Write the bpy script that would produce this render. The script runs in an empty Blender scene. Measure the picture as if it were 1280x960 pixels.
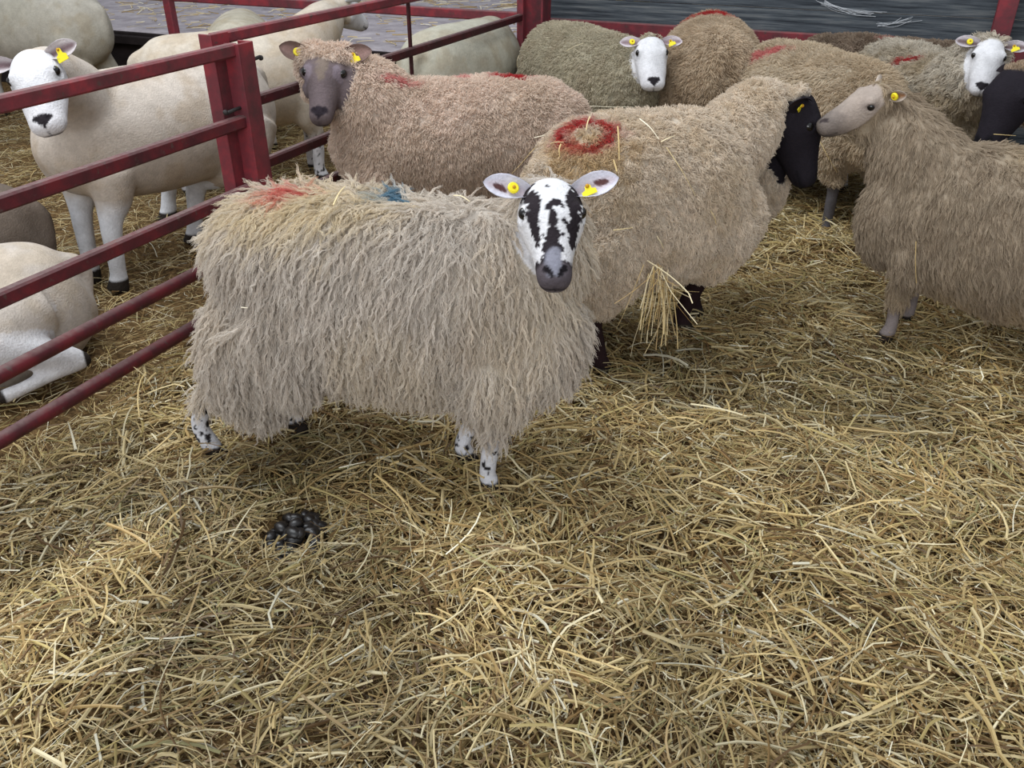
import bpy, math
import numpy as np
from mathutils import Vector, Matrix
from mathutils.bvhtree import BVHTree

SC = bpy.context.scene
COL = SC.collection
RNG = np.random.default_rng(7)

# ------------------------------------------------------------------ camera
FPX, CAM_H, PITCH = 1065.0, 1.4, math.radians(30.4)
SN, CS = math.sin(PITCH), math.cos(PITCH)


def at(px, py, h=0.0):
    """world point at height h that the photograph shows at pixel (px, py)"""
    u, v = (px - 640) / FPX, (py - 480) / FPX
    t = (CAM_H - h) / (SN + CS * v)
    return np.array([t * u, t * (CS - SN * v), h])


cam = bpy.data.cameras.new('camera')
cam.sensor_width = 36.0
cam.lens = FPX / 1280 * 36.0
cam.clip_start = 0.02
cam_o = bpy.data.objects.new('camera', cam)
COL.objects.link(cam_o)
cam_o.location = (0, 0, CAM_H)
cam_o.rotation_euler = (math.radians(90) - PITCH, 0, 0)
SC.camera = cam_o

vs = SC.view_settings
vs.view_transform = 'Standard'
vs.look = 'None'
vs.gamma = 1.0
vs.use_curve_mapping = False
vs.exposure = 0.0

# pen axes: G runs along the gate line, W along the back wall
G = np.array([math.sin(math.radians(23.7)), math.cos(math.radians(23.7))])
W = np.array([G[1], -G[0]])
GATE0 = at(0, 550, 0.11)[:2]            # a point of the gate line
N_GATE = float(GATE0 @ W)


def pw(g, w, z=0.0):
    """pen coordinates (g along the gate line, w along the wall) -> world"""
    p = g * G + w * W
    return np.array([p[0], p[1], z])


# ------------------------------------------------------------------ noise
def vnoise(p, seed=0):
    p = np.asarray(p, float)
    i = np.floor(p).astype(np.int64)
    f = p - i
    f = f * f * (3 - 2 * f)
    out = np.zeros(len(p))
    for dx in (0, 1):
        for dy in (0, 1):
            for dz in (0, 1):
                h = ((i[:, 0] + dx) * 374761393 + (i[:, 1] + dy) * 668265263 + (i[:, 2] + dz) * 2147483647 + seed * 974634777) & 0xffffffff
                h = ((h ^ (h >> 13)) * 1274126177) & 0xffffffff
                h = (h ^ (h >> 16)) & 0xffff
                w = (f[:, 0] if dx else 1 - f[:, 0]) * (f[:, 1] if dy else 1 - f[:, 1]) * (f[:, 2] if dz else 1 - f[:, 2])
                out += w * (h / 65535.0)
    return out


def fbm(p, seed=0, octv=3):
    a, s, o = 0.5, 1.0, 0.0
    p = np.asarray(p, float)
    tot = 0
    for k in range(octv):
        o = o + a * vnoise(p * s, seed + k * 17)
        tot += a
        a *= 0.5
        s *= 2.03
    return o / tot


def nrm(v):
    v = np.asarray(v, float)
    return v / np.maximum(np.linalg.norm(v, axis=-1, keepdims=True), 1e-9)


def smooth01(x, a, b):
    t = np.clip((x - a) / (b - a), 0, 1)
    return t * t * (3 - 2 * t)


def lin(r, g, b):
    """sRGB 0-255 -> linear rgb"""
    f = lambda c: c / 12.92 if c <= 0.04045 else ((c + 0.055) / 1.055) ** 2.4
    return np.array([f(r / 255), f(g / 255), f(b / 255)])


# ------------------------------------------------------------------ materials
def new_mat(name):
    m = bpy.data.materials.new(name)
    m.use_nodes = True
    nt = m.node_tree
    nt.nodes.clear()
    out = nt.nodes.new('ShaderNodeOutputMaterial')
    return m, nt, out


def N(nt, kind, **kw):
    n = nt.nodes.new(kind)
    for k, v in kw.items():
        if k in n.inputs:
            n.inputs[k].default_value = v
        else:
            setattr(n, k, v)
    return n


def principled(nt, out, rough=0.8, spec=0.2):
    b = N(nt, 'ShaderNodeBsdfPrincipled')
    b.inputs['Roughness'].default_value = rough
    b.inputs['Specular IOR Level'].default_value = spec
    nt.links.new(b.outputs[0], out.inputs[0])
    return b


def mat_skin():
    m, nt, out = new_mat('sheep_coat')
    b = principled(nt, out, 0.85, 0.12)
    at_ = N(nt, 'ShaderNodeAttribute', attribute_name='Col')
    tc = N(nt, 'ShaderNodeTexCoord')
    n1 = N(nt, 'ShaderNodeTexNoise', Scale=90.0, Detail=4.0)
    nt.links.new(tc.outputs['Object'], n1.inputs['Vector'])
    mr = N(nt, 'ShaderNodeMapRange')
    mr.inputs['To Min'].default_value = 0.82
    mr.inputs['To Max'].default_value = 1.14
    nt.links.new(n1.outputs['Fac'], mr.inputs['Value'])
    mx = N(nt, 'ShaderNodeVectorMath', operation='SCALE')
    nt.links.new(at_.outputs['Color'], mx.inputs[0])
    nt.links.new(mr.outputs[0], mx.inputs['Scale'])
    nt.links.new(mx.outputs[0], b.inputs['Base Color'])
    n3 = N(nt, 'ShaderNodeTexNoise', Scale=24.0, Detail=5.0, Roughness=0.6)
    nt.links.new(tc.outputs['Object'], n3.inputs['Vector'])
    m3 = N(nt, 'ShaderNodeMapRange')
    m3.inputs['From Min'].default_value, m3.inputs['From Max'].default_value = .3, .7
    m3.inputs['To Min'].default_value, m3.inputs['To Max'].default_value = .86, 1.07
    nt.links.new(n3.outputs['Fac'], m3.inputs['Value'])
    mm = N(nt, 'ShaderNodeMath', operation='MULTIPLY')
    nt.links.new(mr.outputs[0], mm.inputs[0])
    nt.links.new(m3.outputs[0], mm.inputs[1])
    nt.links.new(mm.outputs[0], mx.inputs['Scale'])
    bp = N(nt, 'ShaderNodeBump', Strength=0.45, Distance=0.006)
    n2 = N(nt, 'ShaderNodeTexNoise', Scale=160.0, Detail=3.0)
    nt.links.new(tc.outputs['Object'], n2.inputs['Vector'])
    nt.links.new(n2.outputs['Fac'], bp.inputs['Height'])
    nt.links.new(bp.outputs[0], b.inputs['Normal'])
    return m


def mat_wool():
    m, nt, out = new_mat('wool_fibre')
    at_ = N(nt, 'ShaderNodeAttribute', attribute_name='Col')
    d = N(nt, 'ShaderNodeBsdfDiffuse', Roughness=0.6)
    t = N(nt, 'ShaderNodeBsdfTranslucent')
    mx = N(nt, 'ShaderNodeMixShader', Fac=0.36)
    nt.links.new(at_.outputs['Color'], d.inputs['Color'])
    nt.links.new(at_.outputs['Color'], t.inputs['Color'])
    nt.links.new(d.outputs[0], mx.inputs[1])
    nt.links.new(t.outputs[0], mx.inputs[2])
    nt.links.new(mx.outputs[0], out.inputs[0])
    return m


def mat_plain(name, col, rough=0.5, spec=0.4, noise=0.0, nscale=40.0, metallic=0.0):
    m, nt, out = new_mat(name)
    b = principled(nt, out, rough, spec)
    b.inputs['Metallic'].default_value = metallic
    if noise:
        tc = N(nt, 'ShaderNodeTexCoord')
        n1 = N(nt, 'ShaderNodeTexNoise', Scale=nscale, Detail=4.0)
        nt.links.new(tc.outputs['Object'], n1.inputs['Vector'])
        cr = N(nt, 'ShaderNodeValToRGB')
        cr.color_ramp.elements[0].position = 0.3
        cr.color_ramp.elements[1].position = 0.7
        cr.color_ramp.elements[0].color = (*(np.array(col) * (1 - noise)), 1)
        cr.color_ramp.elements[1].color = (*np.minimum(np.array(col) * (1 + noise), 1), 1)
        nt.links.new(n1.outputs['Fac'], cr.inputs[0])
        nt.links.new(cr.outputs[0], b.inputs['Base Color'])
    else:
        b.inputs['Base Color'].default_value = (*col, 1)
    return m


def mat_paint(name='worn_red_paint', k=1.0):
    """old red gate paint: worn to brown, dusty on the upper faces"""
    m, nt, out = new_mat(name)
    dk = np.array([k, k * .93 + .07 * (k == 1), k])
    b = principled(nt, out, 0.55, 0.35)
    tc = N(nt, 'ShaderNodeTexCoord')
    n1 = N(nt, 'ShaderNodeTexNoise', Scale=9.0, Detail=6.0, Roughness=0.65)
    nt.links.new(tc.outputs['Object'], n1.inputs['Vector'])
    cr = N(nt, 'ShaderNodeValToRGB')
    e = cr.color_ramp.elements
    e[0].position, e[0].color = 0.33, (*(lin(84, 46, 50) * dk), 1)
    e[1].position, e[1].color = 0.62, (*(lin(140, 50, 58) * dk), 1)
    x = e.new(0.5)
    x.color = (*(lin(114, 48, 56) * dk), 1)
    nt.links.new(n1.outputs['Fac'], cr.inputs[0])
    # rust and bare metal flecks
    n2 = N(nt, 'ShaderNodeTexNoise', Scale=38.0, Detail=5.0)
    nt.links.new(tc.outputs['Object'], n2.inputs['Vector'])
    r2 = N(nt, 'ShaderNodeValToRGB')
    r2.color_ramp.elements[0].position = 0.62
    r2.color_ramp.elements[1].position = 0.72
    nt.links.new(n2.outputs['Fac'], r2.inputs[0])
    m1 = N(nt, 'ShaderNodeMix', data_type='RGBA')
    nt.links.new(r2.outputs[0], m1.inputs[0])
    nt.links.new(cr.outputs[0], m1.inputs[6])
    m1.inputs[7].default_value = (*lin(84, 62, 60), 1)
    # dust lying on upward faces
    geo = N(nt, 'ShaderNodeNewGeometry')
    sep = N(nt, 'ShaderNodeSeparateXYZ')
    nt.links.new(geo.outputs['Normal'], sep.inputs[0])
    n3 = N(nt, 'ShaderNodeTexNoise', Scale=60.0, Detail=3.0)
    nt.links.new(tc.outputs['Object'], n3.inputs['Vector'])
    mul = N(nt, 'ShaderNodeMath', operation='MULTIPLY')
    mr = N(nt, 'ShaderNodeMapRange')
    mr.inputs['From Min'].default_value = 0.5
    mr.inputs['To Max'].default_value = 1.1
    nt.links.new(sep.outputs['Z'], mr.inputs['Value'])
    nt.links.new(mr.outputs[0], mul.inputs[0])
    nt.links.new(n3.outputs['Fac'], mul.inputs[1])
    m2 = N(nt, 'ShaderNodeMix', data_type='RGBA')
    nt.links.new(mul.outputs[0], m2.inputs[0])
    nt.links.new(m1.outputs[2], m2.inputs[6])
    m2.inputs[7].default_value = (*lin(128, 108, 104), 1)
    nt.links.new(m2.outputs[2], b.inputs['Base Color'])
    bp = N(nt, 'ShaderNodeBump', Strength=0.25, Distance=0.003)
    nt.links.new(n2.outputs['Fac'], bp.inputs['Height'])
    nt.links.new(bp.outputs[0], b.inputs['Normal'])
    return m


def mat_straw():
    m, nt, out = new_mat('straw')
    b = principled(nt, out, 0.5, 0.35)
    at_ = N(nt, 'ShaderNodeAttribute', attribute_name='Col')
    nt.links.new(at_.outputs['Color'], b.inputs['Base Color'])
    return m


def mat_bed():
    m, nt, out = new_mat('straw_litter')
    b = principled(nt, out, 0.9, 0.1)
    tc = N(nt, 'ShaderNodeTexCoord')
    n1 = N(nt, 'ShaderNodeTexNoise', Scale=55.0, Detail=8.0, Roughness=0.7)
    nt.links.new(tc.outputs['Object'], n1.inputs['Vector'])
    n0 = N(nt, 'ShaderNodeTexNoise', Scale=4.0, Detail=3.0)
    nt.links.new(tc.outputs['Object'], n0.inputs['Vector'])
    cr = N(nt, 'ShaderNodeValToRGB')
    e = cr.color_ramp.elements
    e[0].position, e[0].color = 0.35, (*lin(52, 38, 25), 1)
    e[1].position, e[1].color = 0.68, (*lin(140, 112, 74), 1)
    nt.links.new(n1.outputs['Fac'], cr.inputs[0])
    nt.links.new(cr.outputs[0], b.inputs['Base Color'])
    bp = N(nt, 'ShaderNodeBump', Strength=0.8, Distance=0.015)
    nt.links.new(n1.outputs['Fac'], bp.inputs['Height'])
    nt.links.new(bp.outputs[0], b.inputs['Normal'])
    return m


def mat_boards():
    m, nt, out = new_mat('weathered_boards')
    b = principled(nt, out, 0.85, 0.15)
    tc = N(nt, 'ShaderNodeTexCoord')
    mp = N(nt, 'ShaderNodeMapping')
    mp.inputs['Scale'].default_value = (1.2, 1.2, 26.0)
    nt.links.new(tc.outputs['Object'], mp.inputs['Vector'])
    n1 = N(nt, 'ShaderNodeTexNoise', Scale=2.2, Detail=7.0, Roughness=0.65)
    nt.links.new(mp.outputs[0], n1.inputs['Vector'])
    cr = N(nt, 'ShaderNodeValToRGB')
    e = cr.color_ramp.elements
    e[0].position, e[0].color = 0.34, (*lin(48, 52, 58), 1)
    e[1].position, e[1].color = 0.72, (*lin(124, 126, 126), 1)
    x = e.new(0.52)
    x.color = (*lin(82, 88, 94), 1)
    nt.links.new(n1.outputs['Fac'], cr.inputs[0])
    nt.links.new(cr.outputs[0], b.inputs['Base Color'])
    bp = N(nt, 'ShaderNodeBump', Strength=0.5, Distance=0.006)
    nt.links.new(n1.outputs['Fac'], bp.inputs['Height'])
    nt.links.new(bp.outputs[0], b.inputs['Normal'])
    return m


def mat_concrete():
    m, nt, out = new_mat('dusty_concrete')
    b = principled(nt, out, 0.9, 0.15)
    tc = N(nt, 'ShaderNodeTexCoord')
    n1 = N(nt, 'ShaderNodeTexNoise', Scale=7.0, Detail=8.0, Roughness=0.7)
    nt.links.new(tc.outputs['Object'], n1.inputs['Vector'])
    cr = N(nt, 'ShaderNodeValToRGB')
    e = cr.color_ramp.elements
    e[0].position, e[0].color = 0.34, (*lin(142, 134, 139), 1)
    e[1].position, e[1].color = 0.68, (*lin(186, 178, 182), 1)
    nt.links.new(n1.outputs['Fac'], cr.inputs[0])
    nt.links.new(cr.outputs[0], b.inputs['Base Color'])
    return m


M_SKIN, M_WOOL, M_PAINT, M_STRAW = mat_skin(), mat_wool(), mat_paint(), mat_straw()
M_PAINT_DULL, M_PAINT_SHADED = mat_paint('dull_maroon_paint', .55), mat_paint('shaded_brown_paint', .30)  # the brown copy has the shade on the far gate put into its colour
M_BED, M_BOARD, M_CONC = mat_bed(), mat_boards(), mat_concrete()
M_EYE = mat_plain('eye_dark', (0.006, 0.005, 0.005), 0.06, 0.6)
M_EYE_AMBER = mat_plain('eye_amber', tuple(lin(120, 92, 60)), 0.1, 0.6)
M_TAG = mat_plain('yellow_tag', tuple(lin(240, 222, 40)), 0.4, 0.4)
M_TAGPIN = mat_plain('tag_pin', tuple(lin(190, 140, 30)), 0.5, 0.3)
M_DUNG = mat_plain('dung', tuple(lin(30, 27, 27)), 0.35, 0.5, 0.4, 60)
M_BOLT = mat_plain('dark_steel', tuple(lin(44, 40, 40)), 0.6, 0.4, 0.3, 80)
M_VOID = mat_plain('dark_timber_and_shade', tuple(lin(40, 34, 34)), 0.9, 0.1, 0.3, 12)  # rail timber, and the painted shade under the passage lip
M_WEB = mat_plain('dusty_cobweb', tuple(lin(196, 200, 205)), 0.9, 0.1)
M_HOOF = mat_plain('hoof_horn', tuple(lin(44, 38, 34)), 0.6, 0.3, 0.3, 90)


# ------------------------------------------------------------------ objects
def link(name, data, mat=None, parent=None):
    o = bpy.data.objects.new(name, data)
    COL.objects.link(o)
    if mat is not None:
        data.materials.append(mat)
    if parent is not None:
        o.parent = parent
    return o


def tag(o, label=None, cat=None, group=None, kind=None):
    if label:
        o['label'] = label
    if cat:
        o['category'] = cat
    if group:
        o['group'] = group
    if kind:
        o['kind'] = kind
    return o


def empty(name, loc, rz=0.0):
    o = bpy.data.objects.new(name, None)
    o.empty_display_size = 0.1
    COL.objects.link(o)
    o.location = loc
    o.rotation_euler = (0, 0, rz)
    return o


def np_mesh(name, V, F, smooth=True, col=None):
    """V (n,3), F (m,k) with one polygon size -> mesh; fast path"""
    V = np.ascontiguousarray(V, np.float32)
    F = np.ascontiguousarray(F, np.int32)
    me = bpy.data.meshes.new(name)
    m, k = F.shape
    me.vertices.add(len(V))
    me.vertices.foreach_set('co', V.ravel())
    me.loops.add(m * k)
    me.loops.foreach_set('vertex_index', F.ravel())
    me.polygons.add(m)
    me.polygons.foreach_set('loop_start', np.arange(0, m * k, k, dtype=np.int32))
    try:
        me.polygons.foreach_set('loop_total', np.full(m, k, np.int32))
    except Exception:
        pass
    me.polygons.foreach_set('use_smooth', np.full(m, smooth, bool))
    if col is not None:
        a = me.color_attributes.new('Col', 'FLOAT_COLOR', 'POINT')
        a.data.foreach_set('color', np.hstack([col, np.ones((len(col), 1))]).astype(np.float32).ravel())
    me.update(calc_edges=True)
    return me


class MB:
    """collects shapes into ONE mesh"""

    def __init__(self):
        self.v, self.f, self.n = [], [], 0

    def add(self, V, F):
        self.v.append(np.asarray(V, float))
        self.f += [[i + self.n for i in q] for q in F]
        self.n += len(V)

    def box(self, c, half, R=None, bev=0.004):
        """box with chamfered edges; R columns are its axes"""
        hx, hy, hz = half
        b = min(bev, 0.45 * min(half))
        pts = []
        for sx in (-1, 1):
            for sy in (-1, 1):
                for sz in (-1, 1):
                    pts += [(sx * (hx - b), sy * (hy - b), sz * hz), (sx * (hx - b), sy * hy, sz * (hz - b)), (sx * hx, sy * (hy - b), sz * (hz - b))]
        P = np.array(pts)
        import bmesh
        bm = bmesh.new()
        for p in P:
            bm.verts.new(p)
        bmesh.ops.convex_hull(bm, input=bm.verts)
        bmesh.ops.dissolve_limit(bm, angle_limit=0.02, verts=bm.verts, edges=bm.edges)
        bm.verts.index_update()
        V = np.array([v.co[:] for v in bm.verts])
        F = [[v.index for v in f.verts] for f in bm.faces]
        bm.free()
        if R is not None:
            V = V @ np.asarray(R).T
        self.add(V + np.asarray(c), F)

    def tube(self, path, rad, n=10):
        V, F = loft(path, rad, rad, n=n)
        self.add(V, F)

    def mesh(self, name, smooth=False):
        me = bpy.data.meshes.new(name)
        me.from_pydata(np.vstack(self.v).tolist(), [], self.f)
        me.polygons.foreach_set('use_smooth', np.full(len(me.polygons), smooth, bool))
        me.update()
        return me


def bar(mb, a, b, hw, hh, bev=0.006):
    """square tube from a to b, half width hw (sideways) and half height hh"""
    a, b = np.asarray(a, float), np.asarray(b, float)
    x = nrm(b - a)
    up = np.array([0, 0, 1.0]) if abs(x[2]) < 0.9 else np.array([G[0], G[1], 0])
    y = nrm(np.cross(up, x))
    z = np.cross(x, y)
    mb.box((a + b) / 2, (np.linalg.norm(b - a) / 2, hw, hh), np.stack([x, y, z], 1), bev)


def catmull(P, n):
    P = np.asarray(P, float)
    Q = np.vstack([2 * P[0] - P[1], P, 2 * P[-1] - P[-2]])
    out = []
    seg = len(P) - 1
    for i in range(seg):
        p0, p1, p2, p3 = Q[i:i + 4]
        for k in range(n):
            t = k / n
            out.append(0.5 * (2 * p1 + (p2 - p0) * t + (2 * p0 - 5 * p1 + 4 * p2 - p3) * t * t + (3 * p1 - p0 - 3 * p2 + p3) * t ** 3))
    out.append(P[-1])
    return np.array(out)


def loft(path, rs, rv, n=20, up=(0, 0, 1), flat=None):
    """closed tube of elliptic rings: rs half width sideways, rv half height"""
    path = np.asarray(path, float)
    m = len(path)
    rs = np.broadcast_to(rs, m)
    rv = np.broadcast_to(rv, m)
    T = nrm(np.gradient(path, axis=0))
    up = np.asarray(up, float)
    V = []
    prev = None
    for i in range(m):
        u = up - T[i] * (up @ T[i])
        if np.linalg.norm(u) < 0.15 and prev is not None:
            u = prev - T[i] * (prev @ T[i])
        elif np.linalg.norm(u) < 1e-3:
            u = np.array([1.0, 0, 0]) - T[i] * T[i][0]
        u = nrm(u)
        prev = u
        s = np.cross(T[i], u)
        a = np.linspace(0, 2 * np.pi, n, endpoint=False)
        V.append(path[i] + np.outer(np.cos(a) * rs[i], s) + np.outer(np.sin(a) * rv[i], u))
    V = np.vstack(V)
    F = []
    for i in range(m - 1):
        for k in range(n):
            k2 = (k + 1) % n
            F.append([i * n + k, i * n + k2, (i + 1) * n + k2, (i + 1) * n + k])
    F.append(list(range(n))[::-1])
    F.append([(m - 1) * n + k for k in range(n)])
    return V, F


def sphere(c, r, nu=16, nv=12, sc=(1, 1, 1)):
    V = [(0, 0, 1)]
    for i in range(1, nv):
        t = math.pi * i / nv
        for k in range(nu):
            p = 2 * math.pi * k / nu
            V.append((math.sin(t) * math.cos(p), math.sin(t) * math.sin(p), math.cos(t)))
    V.append((0, 0, -1))
    F = []
    for k in range(nu):
        F.append([0, 1 + k, 1 + (k + 1) % nu])
    for i in range(nv - 2):
        for k in range(nu):
            a, b = 1 + i * nu, 1 + (i + 1) * nu
            F.append([a + k, b + k, b + (k + 1) % nu, a + (k + 1) % nu])
    l = len(V) - 1
    for k in range(nu):
        F.append([l, 1 + (nv - 2) * nu + (k + 1) % nu, 1 + (nv - 2) * nu + k])
    return np.array(V) * np.array(sc) * r + np.asarray(c), F


# ------------------------------------------------------------------ straw ground
POCKETS = [(at(1150, 425), 0.20, -0.045), (at(985, 890), 0.09, -0.045), (at(1035, 360), 0.22, -0.03), (at(370, 672), 0.10, -0.02),
           (at(850, 690), 0.10, -0.03), (at(700, 690), 0.12, -0.02), (at(1130, 600), 0.22, 0.035), (at(900, 640), 0.2, 0.035),
           (at(700, 880), 0.25, 0.03), (at(200, 800), 0.22, 0.03), (at(1020, 320), 0.16, 0.05), (at(420, 560), 0.2, -0.03)]


def ground_h(x, y):
    p = np.stack([x, y, np.zeros_like(x)], 1)
    h = (fbm(p * 2.6, 3, 3) - 0.5) * 0.10 + (fbm(p * 9.0, 5, 2) - 0.5) * 0.05
    for c, r, d in POCKETS:
        h = h + d * np.exp(-((x - c[0]) ** 2 + (y - c[1]) ** 2) / (r * r))
    return h - 0.005


def make_ground():
    x0, x1, y0, y1, st = -7.5, 4.8, 0.2, 9.0, 0.035
    xs, ys = np.arange(x0, x1, st), np.arange(y0, y1, st)
    X, Y = np.meshgrid(xs, ys, indexing='ij')
    Z = ground_h(X.ravel(), Y.ravel())
    V = np.stack([X.ravel(), Y.ravel(), Z], 1)
    nx, ny = len(xs), len(ys)
    i = np.arange(nx - 1)[:, None] * ny + np.arange(ny - 1)[None, :]
    F = np.stack([i, i + ny, i + ny + 1, i + 1], -1).reshape(-1, 4)
    o = link('floor', np_mesh('floor', V, F), M_BED)
    tag(o, 'barn floor covered in trodden golden straw litter', 'floor', kind='structure')
    return o


STRAW_C = np.array([lin(220, 198, 150), lin(202, 175, 122), lin(180, 150, 100), lin(232, 216, 178), lin(150, 118, 74),
                    lin(192, 170, 112), lin(112, 84, 52), lin(208, 181, 126), lin(170, 160, 110), lin(242, 232, 206)])
STRAW_W = np.array([.17, .19, .18, .09, .12, .09, .07, .12, .03, .03])
STRAW_W = STRAW_W / STRAW_W.sum()


def straw_geom(base, yaw, pitch, length, width, bend, curl, colors, segs=4, thick=0.45, twist=None, droop=1.3):
    """triangular-section stems: returns verts, quads, colours"""
    n = len(base)
    k = segs + 1
    pts = np.zeros((n, k, 3))
    d_yaw, d_pitch = yaw.copy(), pitch.copy()
    p = base.copy()
    pts[:, 0] = p
    dirs = []
    kink = RNG.integers(1, segs, n)
    for j in range(segs):
        d = np.stack([np.cos(d_pitch) * np.cos(d_yaw), np.cos(d_pitch) * np.sin(d_yaw), np.sin(d_pitch)], 1)
        dirs.append(d)
        p = p + d * (length / segs)[:, None]
        pts[:, j + 1] = p
        d_yaw = d_yaw + curl / segs + np.where(kink == j + 1, bend, 0)
        d_pitch = d_pitch - (pitch * droop) / segs
    dirs.append(dirs[-1])
    D = np.stack(dirs, 1)
    up = np.array([0, 0, 1.0])
    S = nrm(np.cross(D, up))
    U = np.cross(S, D)
    if twist is None:
        twist = RNG.uniform(-1.2, 1.2, n)
    ct, st = np.cos(twist)[:, None, None], np.sin(twist)[:, None, None]
    S2, U2 = S * ct + U * st, U * ct - S * st
    taper = np.ones((n, k))
    tp = RNG.random(n) < 0.4
    taper[tp] = np.linspace(1, 0.35, k)
    w = (width[:, None] * taper)[:, :, None]
    a = pts + S2 * w
    b = pts - S2 * w
    c = pts + U2 * w * (2 * thick)
    V = np.stack([a, b, c], 2).reshape(-1, 3)
    idx = (np.arange(n)[:, None] * k + np.arange(segs)[None, :]) * 3
    F = []
    for q, r in ((0, 1), (1, 2), (2, 0)):
        F.append(np.stack([idx + q, idx + r, idx + 3 + r, idx + 3 + q], -1).reshape(-1, 4))
    F = np.concatenate(F)
    C = np.repeat(colors, k * 3, axis=0)
    return V, F, C


def straw_field(name, n, region, lmin, lmax, wmin, wmax, segs, lift, label, seed):
    """scatter stems over the bed; region(x, y) keeps a stem"""
    xs, ys = [], []
    need = n
    while need > 0:
        x = RNG.uniform(-4.6, 3.6, need * 3)
        y = RNG.uniform(0.75, 6.6, need * 3)
        keep = region(x, y)
        xs.append(x[keep][:need])
        ys.append(y[keep][:need])
        need -= len(xs[-1])
    x, y = np.concatenate(xs), np.concatenate(ys)
    L = lmin + (lmax - lmin) * RNG.random(n) ** 2.2
    yaw = RNG.uniform(0, 2 * np.pi, n)
    # stems lie in loose tufts that share a direction
    p = np.stack([x, y, np.zeros(n)], 1)
    tuft = fbm(p * 3.5, seed, 2) * 4 * np.pi
    al = RNG.random(n) < 0.45
    yaw[al] = tuft[al] + RNG.normal(0, 0.35, al.sum())
    pitch = RNG.normal(0.10, 0.24, n)
    lay = RNG.random(n) ** 1.4
    z = ground_h(x, y) + lay * lift + np.abs(np.sin(pitch)) * 0.01
    c = STRAW_C[RNG.choice(len(STRAW_C), n, p=STRAW_W)]
    patch = fbm(p * 5.0, seed + 9, 3)[:, None]
    damp = smooth01(fbm(p * 1.7, seed + 31, 3), 0.54, 0.72)[:, None]
    c = c * np.array([.95, .97, .97]) * (0.66 + 0.47 * patch) * RNG.uniform(0.75, 1.15, (n, 1)) * (1 - 0.34 * damp)
    base = np.stack([x - np.cos(yaw) * L / 2, y - np.sin(yaw) * L / 2, z], 1)
    w = wmin + (wmax - wmin) * RNG.random(n) ** 2
    V, F, C = straw_geom(base, yaw, pitch, L, w, RNG.normal(0, 0.5, n) * (RNG.random(n) < 0.35), RNG.normal(0, 0.5, n), c, segs)
    o = link(name, np_mesh(name, V, F, False, np.clip(C, 0, 1)), M_STRAW)
    tag(o, label, 'straw', kind='stuff')
    return o


def near_pen(x, y):
    d0_ = at(370, 672)
    clear = np.hypot(x - d0_[0], y - d0_[1]) > .085
    t = y * CS + CAM_H * SN
    v = (CAM_H * CS - y * SN) / t
    px = 640 + FPX * x / t
    py = 480 + FPX * v
    keep = (px > -160) & (px < 1440) & (py < 1100) & (py > 150)
    dens = np.clip((2.9 / t) ** 1.6, 0, 1)
    gate = x * W[0] + y * W[1] > N_GATE + 0.0
    wall = x * G[0] + y * G[1] < 5.2
    return keep & clear & gate & wall & (np.random.default_rng(len(x)).random(len(x)) < dens)


def far_pen(x, y):
    t = y * CS + CAM_H * SN
    v = (CAM_H * CS - y * SN) / t
    px = 640 + FPX * x / t
    py = 480 + FPX * v
    gate = x * W[0] + y * W[1] < N_GATE
    wall = x * G[0] + y * G[1] < 4.9
    return (px > -120) & (py > 60) & gate & wall


# ------------------------------------------------------------------ sheep
HEAD = np.array([  # s, centre offset along up, half width, half height
    (-.040, -.012, .022, .024), (-.028, -.011, .046, .042), (-.010, -.012, .060, .058), (.015, -.014, .068, .066), (.045, -.019, .072, .074),
    (.075, -.025, .070, .077), (.105, -.029, .061, .072), (.135, -.031, .052, .062), (.165, -.032, .046, .053),
    (.190, -.033, .0425, .046), (.212, -.034, .041, .041), (.228, -.036, .036, .035), (.239, -.038, .027, .026), (.245, -.039, .012, .012)])

DEF_FEET = dict(fl=(.29, .105), fr=(.29, -.105), hl=(-.36, .115), hr=(-.36, -.115))


def remeshed(V, F, voxel):
    me = bpy.data.meshes.new('tmp')
    me.from_pydata(V.tolist(), [], F)
    o = bpy.data.objects.new('tmp', me)
    COL.objects.link(o)
    md = o.modifiers.new('r', 'REMESH')
    md.mode = 'VOXEL'
    md.voxel_size = voxel
    dg = bpy.context.evaluated_depsgraph_get()
    m2 = bpy.data.meshes.new_from_object(o.evaluated_get(dg))
    bpy.data.objects.remove(o)
    bpy.data.meshes.remove(me)
    nv = len(m2.vertices)
    P = np.empty(nv * 3, np.float32)
    m2.vertices.foreach_get('co', P)
    P = P.reshape(-1, 3).astype(float)
    Fq = np.empty(len(m2.loops), np.int32)
    m2.loops.foreach_get('vertex_index', Fq)
    Fq = Fq.reshape(-1, 4)
    E_ = np.empty(len(m2.edges) * 2, np.int32)
    m2.edges.foreach_get('vertices', E_)
    bpy.data.meshes.remove(m2)
    return P, Fq, E_.reshape(-1, 2)


def relax(P, E_, wt, it):
    n = len(P)
    deg = np.bincount(E_.ravel(), minlength=n).astype(float)[:, None]
    for _ in range(it):
        S = np.stack([np.bincount(E_[:, 0], P[E_[:, 1], k], n) + np.bincount(E_[:, 1], P[E_[:, 0], k], n) for k in range(3)], 1)
        P = P + (S / deg - P) * wt[:, None] * 0.6
    return P


def normals(P, F):
    a, b, c, d = (P[F[:, k]] for k in range(4))
    fn = np.cross(c - a, d - b)
    n = np.zeros_like(P)
    for k in range(4):
        for j in range(3):
            n[:, j] += np.bincount(F[:, k], fn[:, j], len(P))
    return nrm(n)


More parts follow.
